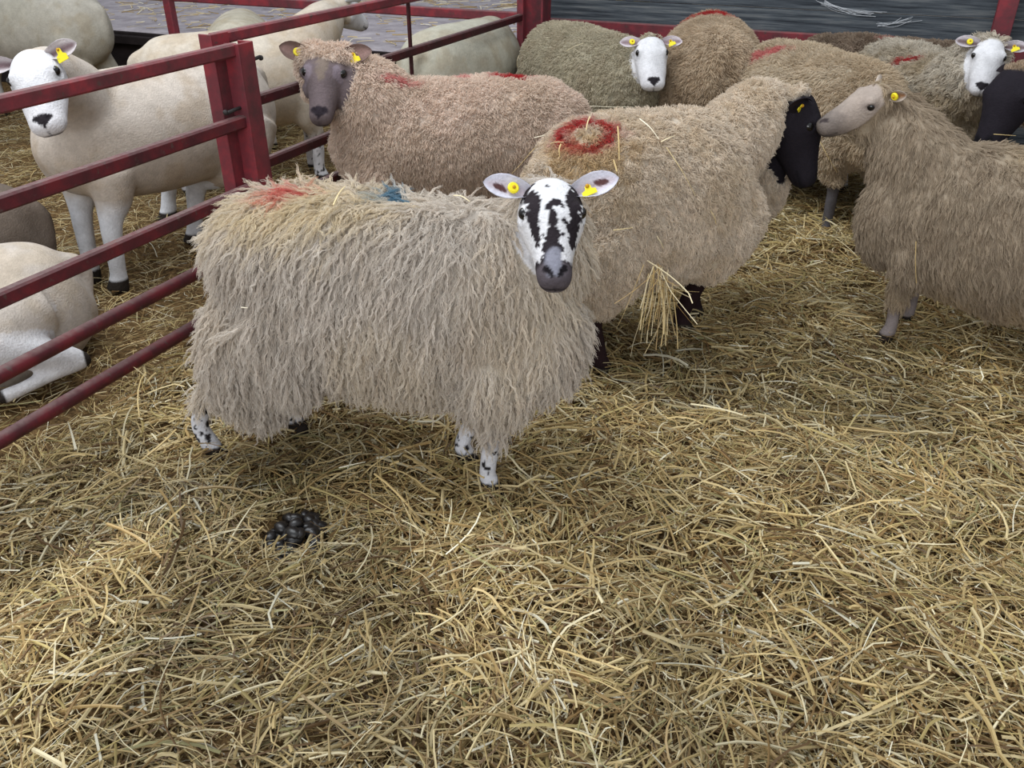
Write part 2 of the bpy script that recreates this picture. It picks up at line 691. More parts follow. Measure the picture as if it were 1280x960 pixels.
def caps(A, S, strokes):
    """how deep (1 centre .. 0 edge) face points lie in a set of tapered strokes given in face units"""
    out = np.full(len(A), -1.0)
    for a0, s0, r0, a1, s1, r1 in strokes:
        d = np.array([a1 - a0, s1 - s0])
        q = np.stack([A - a0, S - s0], 1)
        t = np.clip((q @ d) / max(d @ d, 1e-9), 0, 1)
        dist = np.linalg.norm(q - t[:, None] * d, axis=1)
        out = np.maximum(out, 1 - dist / (r0 + (r1 - r0) * t))
    return out


def face_colour(kind, A, S, U, P, hm, sp_vox=.006):
    """skin colour over the head from face coordinates: A across (- is its right), S poll to nose, U up off the bridge"""
    n = len(A)
    nz = fbm(P * 70, 41, 3) - 0.5
    n2 = fbm(P * 180, 43, 2) - 0.5
    if kind == 'white' or kind == 'speckled':
        c = np.tile(lin(222, 221, 224), (n, 1)) * (.93 + .14 * fbm(P * 28, 52, 3))[:, None]
        sn = smooth01(S, .13, .2)[:, None] * .12
        c = c * (1 - sn) + lin(176, 160, 164) * sn
    elif kind == 'grey':
        c = np.tile(lin(104, 92, 94), (n, 1))
        pale = smooth01(caps(A, S, [(.050, .075, .024, .050, .09, .022), (-.05, .075, .018, -.05, .09, .018)]) + nz * .6, 0.0, 0.5)[:, None]
        c = c * (1 - .45 * pale) + lin(150, 138, 150) * .45 * pale
        tn = smooth01(caps(A, S, [(.0, .06, .035, .0, .11, .018)]) + nz, 0, .6)[:, None]
        c = c * (1 - .5 * tn) + lin(132, 118, 100) * .5 * tn
    elif kind == 'black':
        c = np.tile(lin(36, 32, 38), (n, 1))
    elif kind == 'pale':
        c = np.tile(lin(168, 154, 144), (n, 1))
        g = smooth01(S + nz * .05, .12, .2)[:, None]
        c = c * (1 - g) + lin(122, 112, 106) * g
    else:
        c = np.tile(lin(215, 208, 202), (n, 1))
    front = U > -0.055
    if kind == 'speckled':
        st = [(.052, .03, .018, .044, .075, .014), (.05, .07, .014, .042, .115, .009), (.042, .115, .009, .036, .15, .006),
              (-.055, .03, .020, -.048, .075, .021), (-.05, .075, .020, -.046, .118, .011), (-.046, .118, .011, -.038, .152, .007),
              (.004, .125, .013, .006, .155, .021), (.006, .155, .021, .006, .185, .02), (.002, .092, .009, .003, .12, .01),
              (-.022, .074, .006, -.004, .064, .009), (-.004, .064, .009, .014, .078, .006), (-.026, .108, .007, -.03, .116, .006),
              (-.02, .135, .004, -.02, .139, .004), (-.05, -.005, .009, -.066, .02, .008), (.045, -.012, .007, .06, .012, .007), (.01, .012, .004, .012, .012, .004)]
        f = caps(A, S, st)
        f[~front] = -1
        dk = smooth01(f + nz * 1.1 + n2 * 1.1, -0.02, 0.14)
        jaw = caps(A, S, [(-.03, .20, .016, -.034, .235, .02), (.03, .205, .014, .034, .235, .02)])
        mz = smooth01(S + nz * .035 + n2 * .03, .184, .194)
        dk = np.maximum(dk, mz)
        mzc = smooth01(S, .192, .204)[:, None]
        c = c * (1 - dk[:, None]) + (lin(42, 36, 40) * (1 - mzc) + lin(84, 77, 82) * mzc) * dk[:, None]
        pad = smooth01(caps(A, S, [(.003, .186, .022, .003, .214, .024)]) + nz * .5, .0, .4) * front
        c = c * (1 - pad[:, None]) + lin(132, 132, 144) * pad[:, None]
        chin = smooth01(-U - .3 * np.abs(A), .036, .042) * smooth01(S, .175, .19)
        c = c * (1 - .6 * chin[:, None]) + lin(128, 120, 124) * .6 * chin[:, None]
    nd = {'white': lin(40, 36, 40), 'speckled': lin(26, 22, 26), 'grey': lin(44, 38, 44), 'black': lin(22, 20, 24), 'pale': lin(70, 62, 62)}.get(kind, lin(60, 54, 54))
    # nostrils, nose wedge and mouth line
    bw = max(1.0, sp_vox / .006)
    nos = np.maximum(caps(A, S, [(.022, .212, .009 * bw, .008, .230, .006 * bw)]), caps(A, S, [(-.022, .212, .009 * bw, -.008, .230, .006 * bw)]))
    if kind in ('white', 'grey'):
        nos = np.maximum(nos, caps(A, S, [(0, .216, .015, 0, .238, .006), (-.014, .212, .009, .014, .212, .009)]))
    k = smooth01(nos + n2 * .4, 0.0, 0.35) * (U > -.06)
    c = c * (1 - k[:, None]) + nd * k[:, None]
    um_ = .034 if kind == 'speckled' else .043
    mouth = np.exp(-((U + um_ + .30 * np.abs(A)) / (.0042 * bw)) ** 2) * (S > .185)
    phil = np.exp(-(A / (.0028 * bw)) ** 2) * smooth01(-U, .018, .024) * (U > -.045) * (S > .215)
    mouth = np.maximum(mouth, phil)
    if kind == 'grey':
        lip = (smooth01(-U - .3 * np.abs(A), .044, .050) * smooth01(S, .175, .19) * .55)[:, None]
        c = c * (1 - lip) + lin(158, 146, 148) * lip
    mk = (mouth * .9)[:, None]
    c = c * (1 - mk) + nd * mk
    # dark skin rim round each eye
    for sd in (-1, 1):
        eu_ = U - .012
        e = np.exp(-(((S - .073 - .3 * eu_) / .021) ** 2 + (eu_ / .013) ** 2)) * (A * sd > .03)
        if kind in ('white', 'pale'):
            c = c * (1 - .75 * e[:, None]) + nd * .75 * e[:, None]
    return c


def make_ear(base, d, nf, size, col_out, col_in, seed, dark=None):
    """leaf-shaped cupped ear, closed shell; returns V, F, colours"""
    d = nrm(d)
    nf = nrm(nf - d * (nf @ d))
    wv = np.cross(d, nf)
    na, nb = 26, 19
    A = np.linspace(0, 1, na)
    B = np.linspace(-1, 1, nb)
    wid = np.interp(A, [0, .12, .3, .5, .7, .85, .95, 1], [.018, .026, .034, .037, .032, .022, .011, .001]) * size
    L = .115 * size
    cup = np.interp(A, [0, .2, .6, 1], [.026, .022, .011, .002]) * size
    bend = -.012 * size * A ** 2
    V, C = [], []
    for layer in (0, 1):
        for i in range(na):
            for j in range(nb):
                b = B[j]
                p = base + d * (A[i] * L) + wv * (b * wid[i] * (1 - .25 * (1 - A[i]) * abs(b))) + nf * (cup[i] * (b * b) - cup[i] * .5 + bend[i])
                if layer:
                    p = p - nf * (.0055 * size * (1 - A[i] ** 4) * (1 - .6 * b * b) + .001)
                V.append(p)
                if layer:
                    C.append(col_out)
                else:
                    k = max(0.0, 1 - (b / .62) ** 2) * (1 if A[i] < .86 else max(0, (1 - A[i]) / .14))
                    c = col_out * (1 - k) + col_in * k
                    if dark is not None:
                        q = 1 - math.hypot((A[i] - .62) / .2, (b + .1 - .6 * (A[i] - .62)) / .34)
                        q = min(1, max(0, q * 3 + .5 * math.sin(A[i] * 60) * math.cos(b * 11)))
                        c = c * (1 - q) + dark * q
                    C.append(c)
    F = []
    m = na * nb
    for i in range(na - 1):
        for j in range(nb - 1):
            q = [i * nb + j, (i + 1) * nb + j, (i + 1) * nb + j + 1, i * nb + j + 1]
            F.append(q)
            F.append([x + m for x in q[::-1]])
    for i in range(na - 1):
        for j in (0, nb - 1):
            q = [i * nb + j, (i + 1) * nb + j, (i + 1) * nb + j + m, i * nb + j + m]
            F.append(q if j else q[::-1])
    for j in range(nb - 1):
        for i in (0, na - 1):
            F.append([i * nb + j, i * nb + j + 1, i * nb + j + 1 + m, i * nb + j + m])
    return np.array(V), np.array(F), np.array(C), dict(d=d, nf=nf, wv=wv, L=L)


def make_sheep(sp):
    """one ewe: continuous body mesh with fleece, eyes and ear tags as children"""
    k = sp.get('scale', 1.0)
    pos = np.array([*sp['pos'], sp.get('z', 0.0)])
    hd = math.radians(sp['heading'])
    Rz = np.array([[math.cos(hd), -math.sin(hd), 0], [math.sin(hd), math.cos(hd), 0], [0, 0, 1]])
    loc = lambda w: Rz.T @ (np.asarray(w, float) - pos)
    dloc = lambda w: nrm(Rz.T @ np.asarray(w, float))
    dz = sp.get('dz', 0.0) * k
    fat = sp.get('fat', 1.0)
    lenk = sp.get('len', 1.0)
    parts_V, parts_F, nv = [], [], 0

    def put(V, F):
        nonlocal nv
        parts_V.append(V)
        parts_F.extend([[i + nv for i in f] for f in F])
        nv += len(V)

    # torso
    st = np.array(sp.get('torso') or [(-.515, .545, .03, .05), (-.495, .54, .09, .12), (-.45, .535, .145, .175), (-.37, .53, .19, .215), (-.2, .52, .222, .232), (0, .512, .23, .236),
                   (.18, .52, .21, .228), (.31, .535, .172, .205), (.39, .55, .125, .165), (.435, .56, .07, .10), (.45, .565, .025, .04)])
    path = np.stack([st[:, 0] * k * lenk, np.zeros(len(st)), st[:, 1] * k + dz], 1)
    path[:, 1] += sp.get('bend', 0.0) * (st[:, 0] ** 2) * 2 * np.sign(st[:, 0]) * (st[:, 0] > 0)
    V, F = loft(catmull(path, 4), np.maximum(catmull(st[:, 2:3] * fat * k, 4)[:, 0], .004), np.maximum(catmull(st[:, 3:4] * sp.get('deep', 1.0) * k, 4)[:, 0], .004), n=40)
    put(V, F)
    # legs
    feet = {n_: np.array([*v, 0.0]) * k for n_, v in DEF_FEET.items()}
    for n_, v in sp.get('feet', {}).items():
        q = loc(v)
        feet[n_] = np.array([q[0], q[1], q[2]])
    leg_pts = []
    hoof_z = []
    lt = sp.get('leg_thick', 1.0)
    for n_, ft in feet.items():
        if n_ in sp.get('noleg', ()):
            continue
        sgn = 1 if n_[1] == 'l' else -1
        if n_[0] == 'f':
            top = np.array([.27 * lenk, sgn * .11 * fat, .44]) * k + (0, 0, dz)
            knee = top * .42 + ft * .58 + np.array([.012 * k, 0, 0])
            knee[2] = (.235 * k + dz * .6)
            elbow = np.array([.27 * lenk * .6 + ft[0] / k * .4 - .015, sgn * .11, .34]) * k + (0, 0, dz)
            P = [top, elbow, knee * .35 + elbow * .65, knee, ft + (0.0, 0, .085 * k), ft + (.004 * k, 0, .05 * k), ft + (.012 * k, 0, .022 * k), ft + (.02 * k, 0, .002)]
            r = np.array([.088, .072, .046, .031, .0235, .027, .030, .033]) * k * np.array([1, 1, lt, lt, lt, lt, lt, lt])
        else:
            hip = np.array([-.34 * lenk, sgn * .105 * fat, .50]) * k + (0, 0, dz)
            stifle = np.array([-.27 * lenk, sgn * .125 * fat, .375]) * k + (0, 0, dz)
            hock = np.array([ft[0] / k - .055 + sp.get('hock', 0.0), ft[1] / k * .9 + sgn * .01, .245]) * k + (0, 0, dz * .6)
            P = [hip, stifle, (stifle * .45 + hock * .55), hock, ft + (-.03 * k, 0, .13 * k), ft + (-.012 * k, 0, .055 * k), ft + (.004 * k, 0, .022 * k), ft + (.014 * k, 0, .002)]
            r = np.array([.125, .105, .060, .036, .0255, .028, .030, .033]) * k * np.array([1, 1, lt, lt, lt, lt, lt, lt])
        C = catmull(np.array(P), 4)
        rr = np.maximum(catmull(r[:, None], 4)[:, 0], .01)
        put(*loft(C, rr, rr, n=14, up=(1, 0, 0.2)))
        leg_pts.append(C)
    for P, r in sp.get('limbs', []):      # folded legs of a lying sheep, local
        C = catmull(np.array(P) * k, 4)
        rr = catmull(np.array(r)[:, None] * k, 4)[:, 0]
        put(*loft(C, rr, rr, n=14, up=(0, 0, 1)))
        leg_pts.append(C)
    # tail
    tl = sp.get('tail', .16)
    if tl:
        T0 = np.array([-.47 * lenk, 0, .66]) * k + (0, 0, dz)
        P = np.array([T0 + (.05, 0, .0), T0 + (-.035, 0, -.02), T0 + (-.055, sp.get('tail_y', 0), -.02 - tl * k * .5), T0 + (-.05, sp.get('tail_y', 0) * 1.5, -.02 - tl * k)])
        put(*loft(catmull(P, 4), np.interp(np.linspace(0, 1, 13), [0, .4, 1], [.05, .036, .016]) * k, np.interp(np.linspace(0, 1, 13), [0, .4, 1], [.04, .028, .014]) * k, n=12, up=(1, 0, 0)))
    # neck and head
    has_head = 'head' in sp
    if has_head:
        hs = sp.get('hs', 1.0) * k
        H0 = loc(sp['head'])
        f = dloc(sp['face'])
        up0 = dloc(sp.get('crown', (0, 0, 1)))
        u = nrm(up0 - f * (up0 @ f))
        r_ = np.cross(f, u)              # towards the animal's right
        HR = HEAD.copy()
        HR[:, 2] *= 1 + (sp.get('mz', 1.0) - 1) * smooth01(HR[:, 0], .07, .17)
        Ph = H0 + np.outer(HR[:, 0] * hs, f) + np.outer(HR[:, 1] * hs, u)
        put(*loft(catmull(Ph, 4), np.maximum(catmull(HR[:, 2:3] * hs * sp.get('hw', 1), 4)[:, 0], .003), np.maximum(catmull(HR[:, 3:4] * hs, 4)[:, 0], .003), n=32, up=u))
        # brow ridges, cheeks, jaw
        for q in sp.get('ruff', []):
            for sd in ((-1, 1) if q[1] else (1,)):
                put(*sphere(H0 + f * q[0] * hs + r_ * sd * q[1] * hs + u * q[2] * hs, q[3] * hs))
        for sd in (-1, 1):
            V, F = sphere(H0 + f * .062 * hs + r_ * sd * .050 * hs + u * .018 * hs, .024 * hs)
            put(V, F)
            V, F = sphere(H0 + f * .05 * hs + r_ * sd * .040 * hs - u * .055 * hs, .036 * hs)
            put(V, F)
        n0 = np.array([.20 * lenk, 0, .56]) * k + (0, 0, dz)
        n1 = np.array(sp['neck_mid']) if 'neck_mid' in sp else np.array([.40 * lenk, 0, .66]) * k + (0, 0, dz)
        if 'neck_mid' in sp:
            n1 = loc(n1)
        hb = H0 - u * .035 * hs - f * .005 * hs
        n2 = hb - u * .075 * hs - f * .05 * hs
        n2 = n2 * .7 + (n1 * .45 + hb * .55) * .3
        t = np.linspace(0, 1, 18)[:, None]
        Cn = (1 - t) ** 3 * n0 + 3 * (1 - t) ** 2 * t * n1 + 3 * (1 - t) * t * t * n2 + t ** 3 * hb
        nr = np.interp(t[:, 0], [0, .3, .6, .85, 1], np.array([.165, .150, .116, .080, .058]) * sp.get('neck', 1.0)) * k
        put(*loft(Cn, nr * .92, nr, n=28))
    for c, r, s3 in sp.get('lumps', []):
        put(*sphere(np.array(c) * k + (0, 0, dz), r * k, 20, 14, s3))
    vox = sp.get('voxel', .010)
    P, F, E_ = remeshed(np.vstack(parts_V), parts_F, vox)
    if has_head:
        rel = P - H0
        S, A, U = rel @ f / hs, rel @ r_ / hs, rel @ u / hs
        hc_ = np.interp(S, HEAD[:, 0], HEAD[:, 1])
        hw_ = np.interp(S, HEAD[:, 0], HR[:, 2]) * sp.get('hw', 1)
        hh_ = np.interp(S, HEAD[:, 0], HEAD[:, 3])
        inside = np.hypot(A / (hw_ + .012), (U - hc_) / (hh_ + .014 + .012 * (U < hc_)))
        hm = (S > -.03) & (S < .27) & (inside < np.where(U > hc_ - .012, 1.32, 1.12))
        soft = 1 - .75 * smooth01(S, .0, .04) * hm
    else:
        S = A = U = np.full(len(P), -1.0)
        hm = np.zeros(len(P), bool)
        soft = np.ones(len(P))
    legd = np.full(len(P), 9.0)
    low = P[:, 2] < .34 * k
    if len(leg_pts) and low.any():
        LP = np.vstack(leg_pts)
        Q = P[low]
        dmin = np.full(len(Q), 9.0)
        for q in LP:
            dmin = np.minimum(dmin, np.linalg.norm(Q - q, axis=1))
        legd[low] = dmin
    ll = sp.get('bare_leg', .25) * k + max(dz, -.3) * 0
    lw_ = sp.get('leg_blend', .012)
    legm = smooth01(ll - P[:, 2] + (fbm(P * 25, 5, 2) - .5) * .05, -lw_, lw_) * (legd < .075 * k)
    soft = soft * (1 - (0 if sp.get('lying') else .7) * smooth01(ll * .8 - P[:, 2], 0, .03) * (legd < .075 * k))
    P = relax(P, E_, soft, int(sp.get('relax', 12) * (.010 / vox) ** 1.0))
    Nn = normals(P, F)
    # wool mask: 0 on bare face and legs
    bare = sp.get('bare_face', .02)
    nzw = fbm(P * 30, 77, 2) - .5
    if has_head:
        back = bare + sp.get('cheek', .35) * .075 * np.maximum(0, (hc_ - U) / hh_ + .3) + nzw * .02
        facem = smooth01(S, 0, 1e-6) * 0 + smooth01(S - back, -.006, .010) * hm
        tk = sp.get('topknot')
        if tk:
            cov = smooth01(tk[0] - S + nzw * .05 - np.abs(A) * .35, 0, .012) * (U > .0)
            facem = facem * (1 - cov)
    else:
        facem = np.zeros(len(P))
    bare_m = np.maximum(facem, legm)
    # sculpt: wool lumps on the body, eyelids and nostrils on the head
    lump = sp.get('lump', .012)
    P = P + Nn * ((fbm(P * 7 + 3, 11, 2) - .5) * 2 * lump * (1 - bare_m))[:, None]
    if has_head:
        for sd in (-1, 1):
            de = np.sqrt((S - .073) ** 2 + (U - .008) ** 2)
            P = P + Nn * ((np.exp(-((de - .016) / .005) ** 2) * .0035 * hs - np.exp(-(de / .009) ** 2) * .004 * hs) * hm * (A * sd > .03))[:, None]
            dn = np.sqrt((S - .219) ** 2 + (A - sd * .016) ** 2)
            P = P - Nn * (np.exp(-(dn / .006) ** 2) * .005 * hs * hm * (U > -.065))[:, None]
        P = P - Nn * (np.exp(-((U + .058 + .4 * np.abs(A)) / .004) ** 2) * (S > .19) * .003 * hs * hm)[:, None]
        Nn = normals(P, F)
    # colours
    w1, w2, w3 = (np.array(c) for c in sp['wool'])
    a = smooth01(fbm(P * sp.get('patch', 5.0), sp['seed'], 3), .38, .62)[:, None]
    b = smooth01(fbm(P * 14 + 9, sp['seed'] + 5, 3), .45, .75)[:, None]
    wool = (w1 * (1 - a) + w2 * a) * (1 - .5 * b) + w3 * .5 * b
    lc = np.tile(np.array(sp.get('leg_col', lin(206, 202, 202))), (len(P), 1))
    if sp.get('leg_spots'):
        sdk = smooth01(fbm(P * 75, 91, 2), .63, .69)[:, None]
        lc = lc * (1 - sdk) + lin(38, 34, 36) * sdk
    zf = P[:, 2:3] if not sp.get('lying') else np.full((len(P), 1), 1.0)
    hf = smooth01(.045 * k - zf, 0, .006)
    if sp.get('lying'):
        for C_ in leg_pts:
            hf = np.maximum(hf, smooth01(.036 - np.linalg.norm(P - C_[-1], axis=1), 0, .006)[:, None])
    lc = lc * (1 - hf) + lin(48, 42, 38) * hf
    colr = wool * (1 - legm[:, None]) + lc * legm[:, None]
    if has_head:
        fc = face_colour(sp['fkind'], A, S, U, P, hm, vox)
        colr = colr * (1 - facem[:, None]) + fc * facem[:, None]
    # raddle and spray marks
    bv = None
    if sp.get('marks') or has_head:
        bv = BVHTree.FromPolygons(P.tolist(), F.tolist())
    co = loc((0, 0, CAM_H))
    cx, cz = dloc((1, 0, 0)), dloc((0, SN, CS))
    mark_list = []
    for mk in sp.get('marks', []):
        wpt = at(mk['px'][0], mk['px'][1], .2)
        dr = nrm(loc(wpt) - co)
        hit = bv.ray_cast(Vector(co), Vector(dr))
        if hit[0] is None:
            hit = bv.find_nearest(Vector(co + dr * np.linalg.norm(path.mean(0) - co)))
        mark_list.append((np.array(hit[0]), mk))

    def stain(Pt, C):
        for c0, mk in mark_list:
            q = Pt - c0
            nz = fbm(Pt * 45, 3, 3) - .5
            if 'ring' in mk:
                x, y = q @ cx / mk['ring'][0], q @ cz / mk['ring'][1]
                rr = np.hypot(x, y)
                nzr = fbm(Pt * 16, 29, 2) - .5
                m = np.exp(-((rr - .78 + nz * .6 + nzr * .7) / mk.get('soft', .3)) ** 2) * (np.linalg.norm(q, axis=1) < .35)
            else:
                x, y = q @ cx / mk['blob'][0], q @ cz / mk['blob'][1]
                m = smooth01(1.15 - np.hypot(x, y) + nz * 1.4, 0, .8) * (np.linalg.norm(q, axis=1) < .35)
            m = np.clip(m * mk.get('amt', .9) * (.65 + .9 * (fbm(Pt * 110, 8, 2) - .1)), 0, 1)[:, None]
            C = C * (1 - m) + np.array(mk['col']) * m
        return C

    colr = stain(P, colr)
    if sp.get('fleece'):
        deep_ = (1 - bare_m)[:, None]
        skin_c = colr * (1 - .26 * deep_)      # body wool darkened, painted shade so gaps between locks read as deep
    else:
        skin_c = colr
    colr = np.clip(colr, 0.003, 1)
    skin_c = np.clip(skin_c, 0.003, 1)
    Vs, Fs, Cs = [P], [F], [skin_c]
    base_n = len(P)
    ears = []
    if has_head:
        for sd in (-1, 1):             # -1 its left, +1 its right
            e = dict(sp.get('ear', {}))
            e.update(sp.get('ear_r' if sd > 0 else 'ear_l', {}))
            if e.get('skip'):
                continue
            dr = e.get('out', 1.0) * r_ * sd + e.get('up', .15) * u + e.get('fwd', -.25) * f
            nf = e.get('open_u', .75) * u + e.get('open_f', .45) * f + e.get('open_out', .0) * r_ * sd
            b0 = H0 + f * .006 * hs + r_ * sd * .052 * hs + u * .018 * hs
            V, Fe, Ce, info = make_ear(b0, dr, nf, e.get('size', 1.0) * hs, np.array(e.get('c_out', lin(205, 200, 205))), np.array(e.get('c_in', lin(150, 128, 128))), 1, e.get('dark'))
            info.update(base=b0, sd=sd, hs=hs, size=e.get('size', 1.0) * hs, spec=e)
            ears.append(info)
            Vs.append(V)
            Fs.append(Fe + base_n)
            Cs.append(Ce)
            base_n += len(V)
    me = np_mesh('sheep', np.vstack(Vs), np.vstack(Fs), True, np.vstack(Cs))
    root = link('sheep', me, M_SKIN)
    root.location = pos
    root.rotation_euler = (0, 0, hd)
    tag(root, sp['label'], 'sheep', sp.get('group'))
    # eyes
    if has_head:
        for sd in (-1, 1):
            if sp.get('no_eye') == sd:
                continue
            eu_ = sp.get('eye_u', .008)
            side_ = float(np.interp(.073, HEAD[:, 0], HR[:, 2])) * sp.get('hw', 1)
            o_ = H0 + f * .073 * hs + u * eu_ * hs + r_ * sd * (side_ + .004) * hs
            hit = bv.find_nearest(Vector(o_))
            c0 = np.array(hit[0]) - r_ * sd * (.0075 + .006 * (sp.get('eye', 1.0) - 1)) * hs
            V, Fq = sphere((0, 0, 0), .0135 * hs * sp.get('eye', 1.0), 16, 12)
            mb = MB()
            mb.add(V + c0, Fq)
            e_ = link('eye', mb.mesh('eye', True), M_EYE, root)
        for info in ears:
            tg = info['spec'].get('tag')
            if not tg:
                continue
            pc = info['base'] + info['d'] * info['L'] * info['spec'].get('tag_at', .36) + info['nf'] * .001 * k
            nfv, dv, wv = info['nf'], info['d'], info['wv']
            mb = MB()
            if tg == 'button':
                V, Fq = loft([pc - nfv * .001, pc + nfv * .003, pc + nfv * .0055], [.0135 * hs, .0135 * hs, .011 * hs], [.0135 * hs, .0135 * hs, .011 * hs], n=18, up=dv)
                mb.add(V, Fq)
                to = link('ear_tag', mb.mesh('ear_tag', False), M_TAG, root)
                mb = MB()
                V, Fq = sphere(pc + nfv * .0055, .0045 * hs, 10, 8)
                mb.add(V, Fq)
                link('tag_stud', mb.mesh('tag_stud', True), M_TAGPIN, to)
            else:
                # flag tag: stud plus a tapering plate hanging from the ear
                dn = nrm(-np.array([0, 0, 1.0]) * .8 + dv * .35 + nfv * .25)
                dn = nrm(dn - nfv * (dn @ nfv) * .7)
                sd_ = nrm(np.cross(dn, nfv))
                zz = nrm(np.cross(sd_, dn))
                a0, w0, w1_, ln, th = pc + zz * .004, .007 * hs, .017 * hs, .036 * hs * info['spec'].get('tag_size', 1.0), .0012
                pts = []
                for t_, ww in ((-.10, w0 * .7), (.0, w0), (.35, w0 * 1.1), (.5, w1_), (1.0, w1_ * 1.05)):
                    for sx in (-1, 1):
                        for sy in (-1, 1):
                            pts.append(a0 + dn * ln * t_ + sd_ * sx * ww + zz * sy * th)
                Fq = []
                for i in range(4):
                    o4 = i * 4
                    Fq += [[o4, o4 + 4, o4 + 5, o4 + 1], [o4 + 2, o4 + 3, o4 + 7, o4 + 6], [o4, o4 + 2, o4 + 6, o4 + 4], [o4 + 1, o4 + 5, o4 + 7, o4 + 3]]
                Fq += [[0, 1, 3, 2], [16, 18, 19, 17]]
                mb.add(pts, Fq)
                to = link('ear_tag', mb.mesh('ear_tag', False), M_TAG, root)
                mb = MB()
                V, Fq = sphere(a0 + zz * .002, .005 * hs, 10, 8)
                mb.add(V, Fq)
                link('tag_stud', mb.mesh('tag_stud', True), M_TAGPIN, to)
    # fleece
    wmask = 1 - bare_m
    fl = sp.get('fleece')
    if fl:
        grow_fleece(root, P, F, Nn, colr, wmask, fl, k, stain)
    if sp.get('return_bvh'):
        root_bvh[sp['key']] = (bv, Rz, pos)
    return root


root_bvh = {}


def grow_fleece(root, P, F, Nn, colr, wmask, fl, k, stain):
    """wavy wool locks as one child of the ewe"""
    rng = np.random.default_rng(fl.get('seed', 1))
    a, b, c, d = (P[F[:, q]] for q in range(4))
    ar = np.linalg.norm(np.cross(c - a, d - b), axis=1) * .5
    fw = wmask[F].mean(1)
    fw = np.where(fw > .6, fw, 0)
    ctr = (a + b + c + d) / 4
    pr = ar * fw
    nC = int(min(fl['density'] * pr.sum(), fl.get('max', 9000)))
    ix = rng.choice(len(F), nC, p=pr / pr.sum())
    uv = rng.random((nC, 2))
    root_p = (a[ix] * ((1 - uv[:, :1]) * (1 - uv[:, 1:])) + b[ix] * (uv[:, :1] * (1 - uv[:, 1:])) + c[ix] * (uv[:, :1] * uv[:, 1:]) + d[ix] * ((1 - uv[:, :1]) * uv[:, 1:]))
    n = nrm(Nn[F[ix]].mean(1))
    col = colr[F[ix]].mean(1)
    m, K = fl['strands'], fl['K']
    g = np.array([0, 0, -1.0])
    gt = g - n * (n @ g)[:, None]
    back = np.array([-1.0, 0, 0])
    bt = back - n * (n @ back)[:, None]
    side = np.zeros_like(n)
    side[:, 1] = np.sign(root_p[:, 1])
    st_ = side - n * (n * side).sum(1, keepdims=True)
    rt_ = rng.normal(0, 1, (nC, 3))
    rt_ = rt_ - n * (n * rt_).sum(1, keepdims=True)
    flow = nrm(gt * 1.0 + bt * fl.get('back', .12) + st_ * .10 + rt_ * .16)
    jit = rng.normal(0, 1, (nC, 3))
    pn = fbm(root_p * 16, 23, 2)[:, None] - .5
    swirl = np.stack([fbm(root_p * 12 + q * 31, 60 + q, 2) - .5 for q in range(3)], 1)
    swirl = swirl - n * np.minimum(0, (n * swirl).sum(1))[:, None]
    jit = jit - n * np.minimum(0, (n * jit).sum(1))[:, None]
    d0 = nrm(fl['lift'] * n + fl['droop'] * flow + jit * fl['jit'] + swirl * fl.get('swirl', .8))
    L = fl['len'] * k * (1 + (rng.random(nC) - .5) * .5)
    # shorter wool where the coat meets face and legs
    edge = smooth01(wmask[F[ix]].mean(1), .6, 1.0)
    L = L * (.45 + .55 * edge)
    if 'len_fn' in fl:
        L = L * fl['len_fn'](root_p)
    pts = np.zeros((nC, K, 3))
    p = root_p - n * np.minimum(.003, L * .08)[:, None]
    dd = d0
    for q in range(K):
        pts[:, q] = p
        p = p + dd * (L / (K - 1))[:, None]
        dd = nrm(dd + flow * fl['sag'] / (K - 1) + g * fl.get('hang', .3) / (K - 1) + rng.normal(0, fl.get('wander', .12), (nC, 3)))
    e1 = nrm(np.cross(d0, n + .01))
    e2 = np.cross(d0, e1)
    tt = np.linspace(0, 1, K)
    ph = rng.random(nC) * 6.28
    fr = fl['freq'] * (1 + .3 * (rng.random(nC) - .5))
    amp = fl['amp'] * k * (.6 + .8 * rng.random(nC))
    wv = np.sin(ph[:, None] + fr[:, None] * 6.28 * tt[None]) * amp[:, None] * np.minimum(1, tt * 3)
    wc = np.cos(ph[:, None] + fr[:, None] * 6.28 * tt[None]) * amp[:, None] * .7 * np.minimum(1, tt * 3)
    pts = pts + e1[:, None] * wv[:, :, None] + e2[:, None] * wc[:, :, None]
    ang = rng.random((nC, m)) * 6.28
    rad = np.sqrt(rng.random((nC, m))) * fl['R'] * k
    ox, oy = np.cos(ang) * rad, np.sin(ang) * rad
    off = e1[:, None] * ox[:, :, None] + e2[:, None] * oy[:, :, None]
    conv = 1 - fl['conv'] * tt ** 1.3
    lens = .72 + .28 * rng.random((nC, m))
    # resample each strand's length along the lock
    ti = lens[:, :, None] * tt[None, None] * (K - 1)
    i0 = np.minimum(ti.astype(int), K - 2)
    fq = (ti - i0)[..., None]
    ci = np.arange(nC)[:, None, None]
    S = pts[ci, i0] * (1 - fq) + pts[ci, i0 + 1] * fq
    S = S + off[:, :, None] * conv[None, None, :, None]
    S = S + (rng.normal(0, fl.get('frizz', .0012) * k, S.shape) * tt[None, None, :, None])
    n_s = nC * m
    lc = col * (1 + (rng.random((nC, 1)) - .5) * fl.get('cvar', .3))
    tint = np.array(fl['tint'])
    tv = rng.random((nC, 1)) * fl.get('tint_amt', .35)
    lc = lc * (1 - tv) + tint * tv
    lc = stain(pts[:, K // 2], lc)
    sc_ = lc[:, None] * (1 + (rng.random((nC, m, 1)) - .5) * .22)
    sc_ = np.clip(sc_.reshape(-1, 3), .003, .95)
    hc = bpy.data.hair_curves.new('fleece')
    hc.add_curves([K] * n_s)
    hc.attributes['position'].data.foreach_set('vector', S.reshape(-1).astype(np.float32))
    ra = hc.attributes.get('radius') or hc.attributes.new('radius', 'FLOAT', 'POINT')
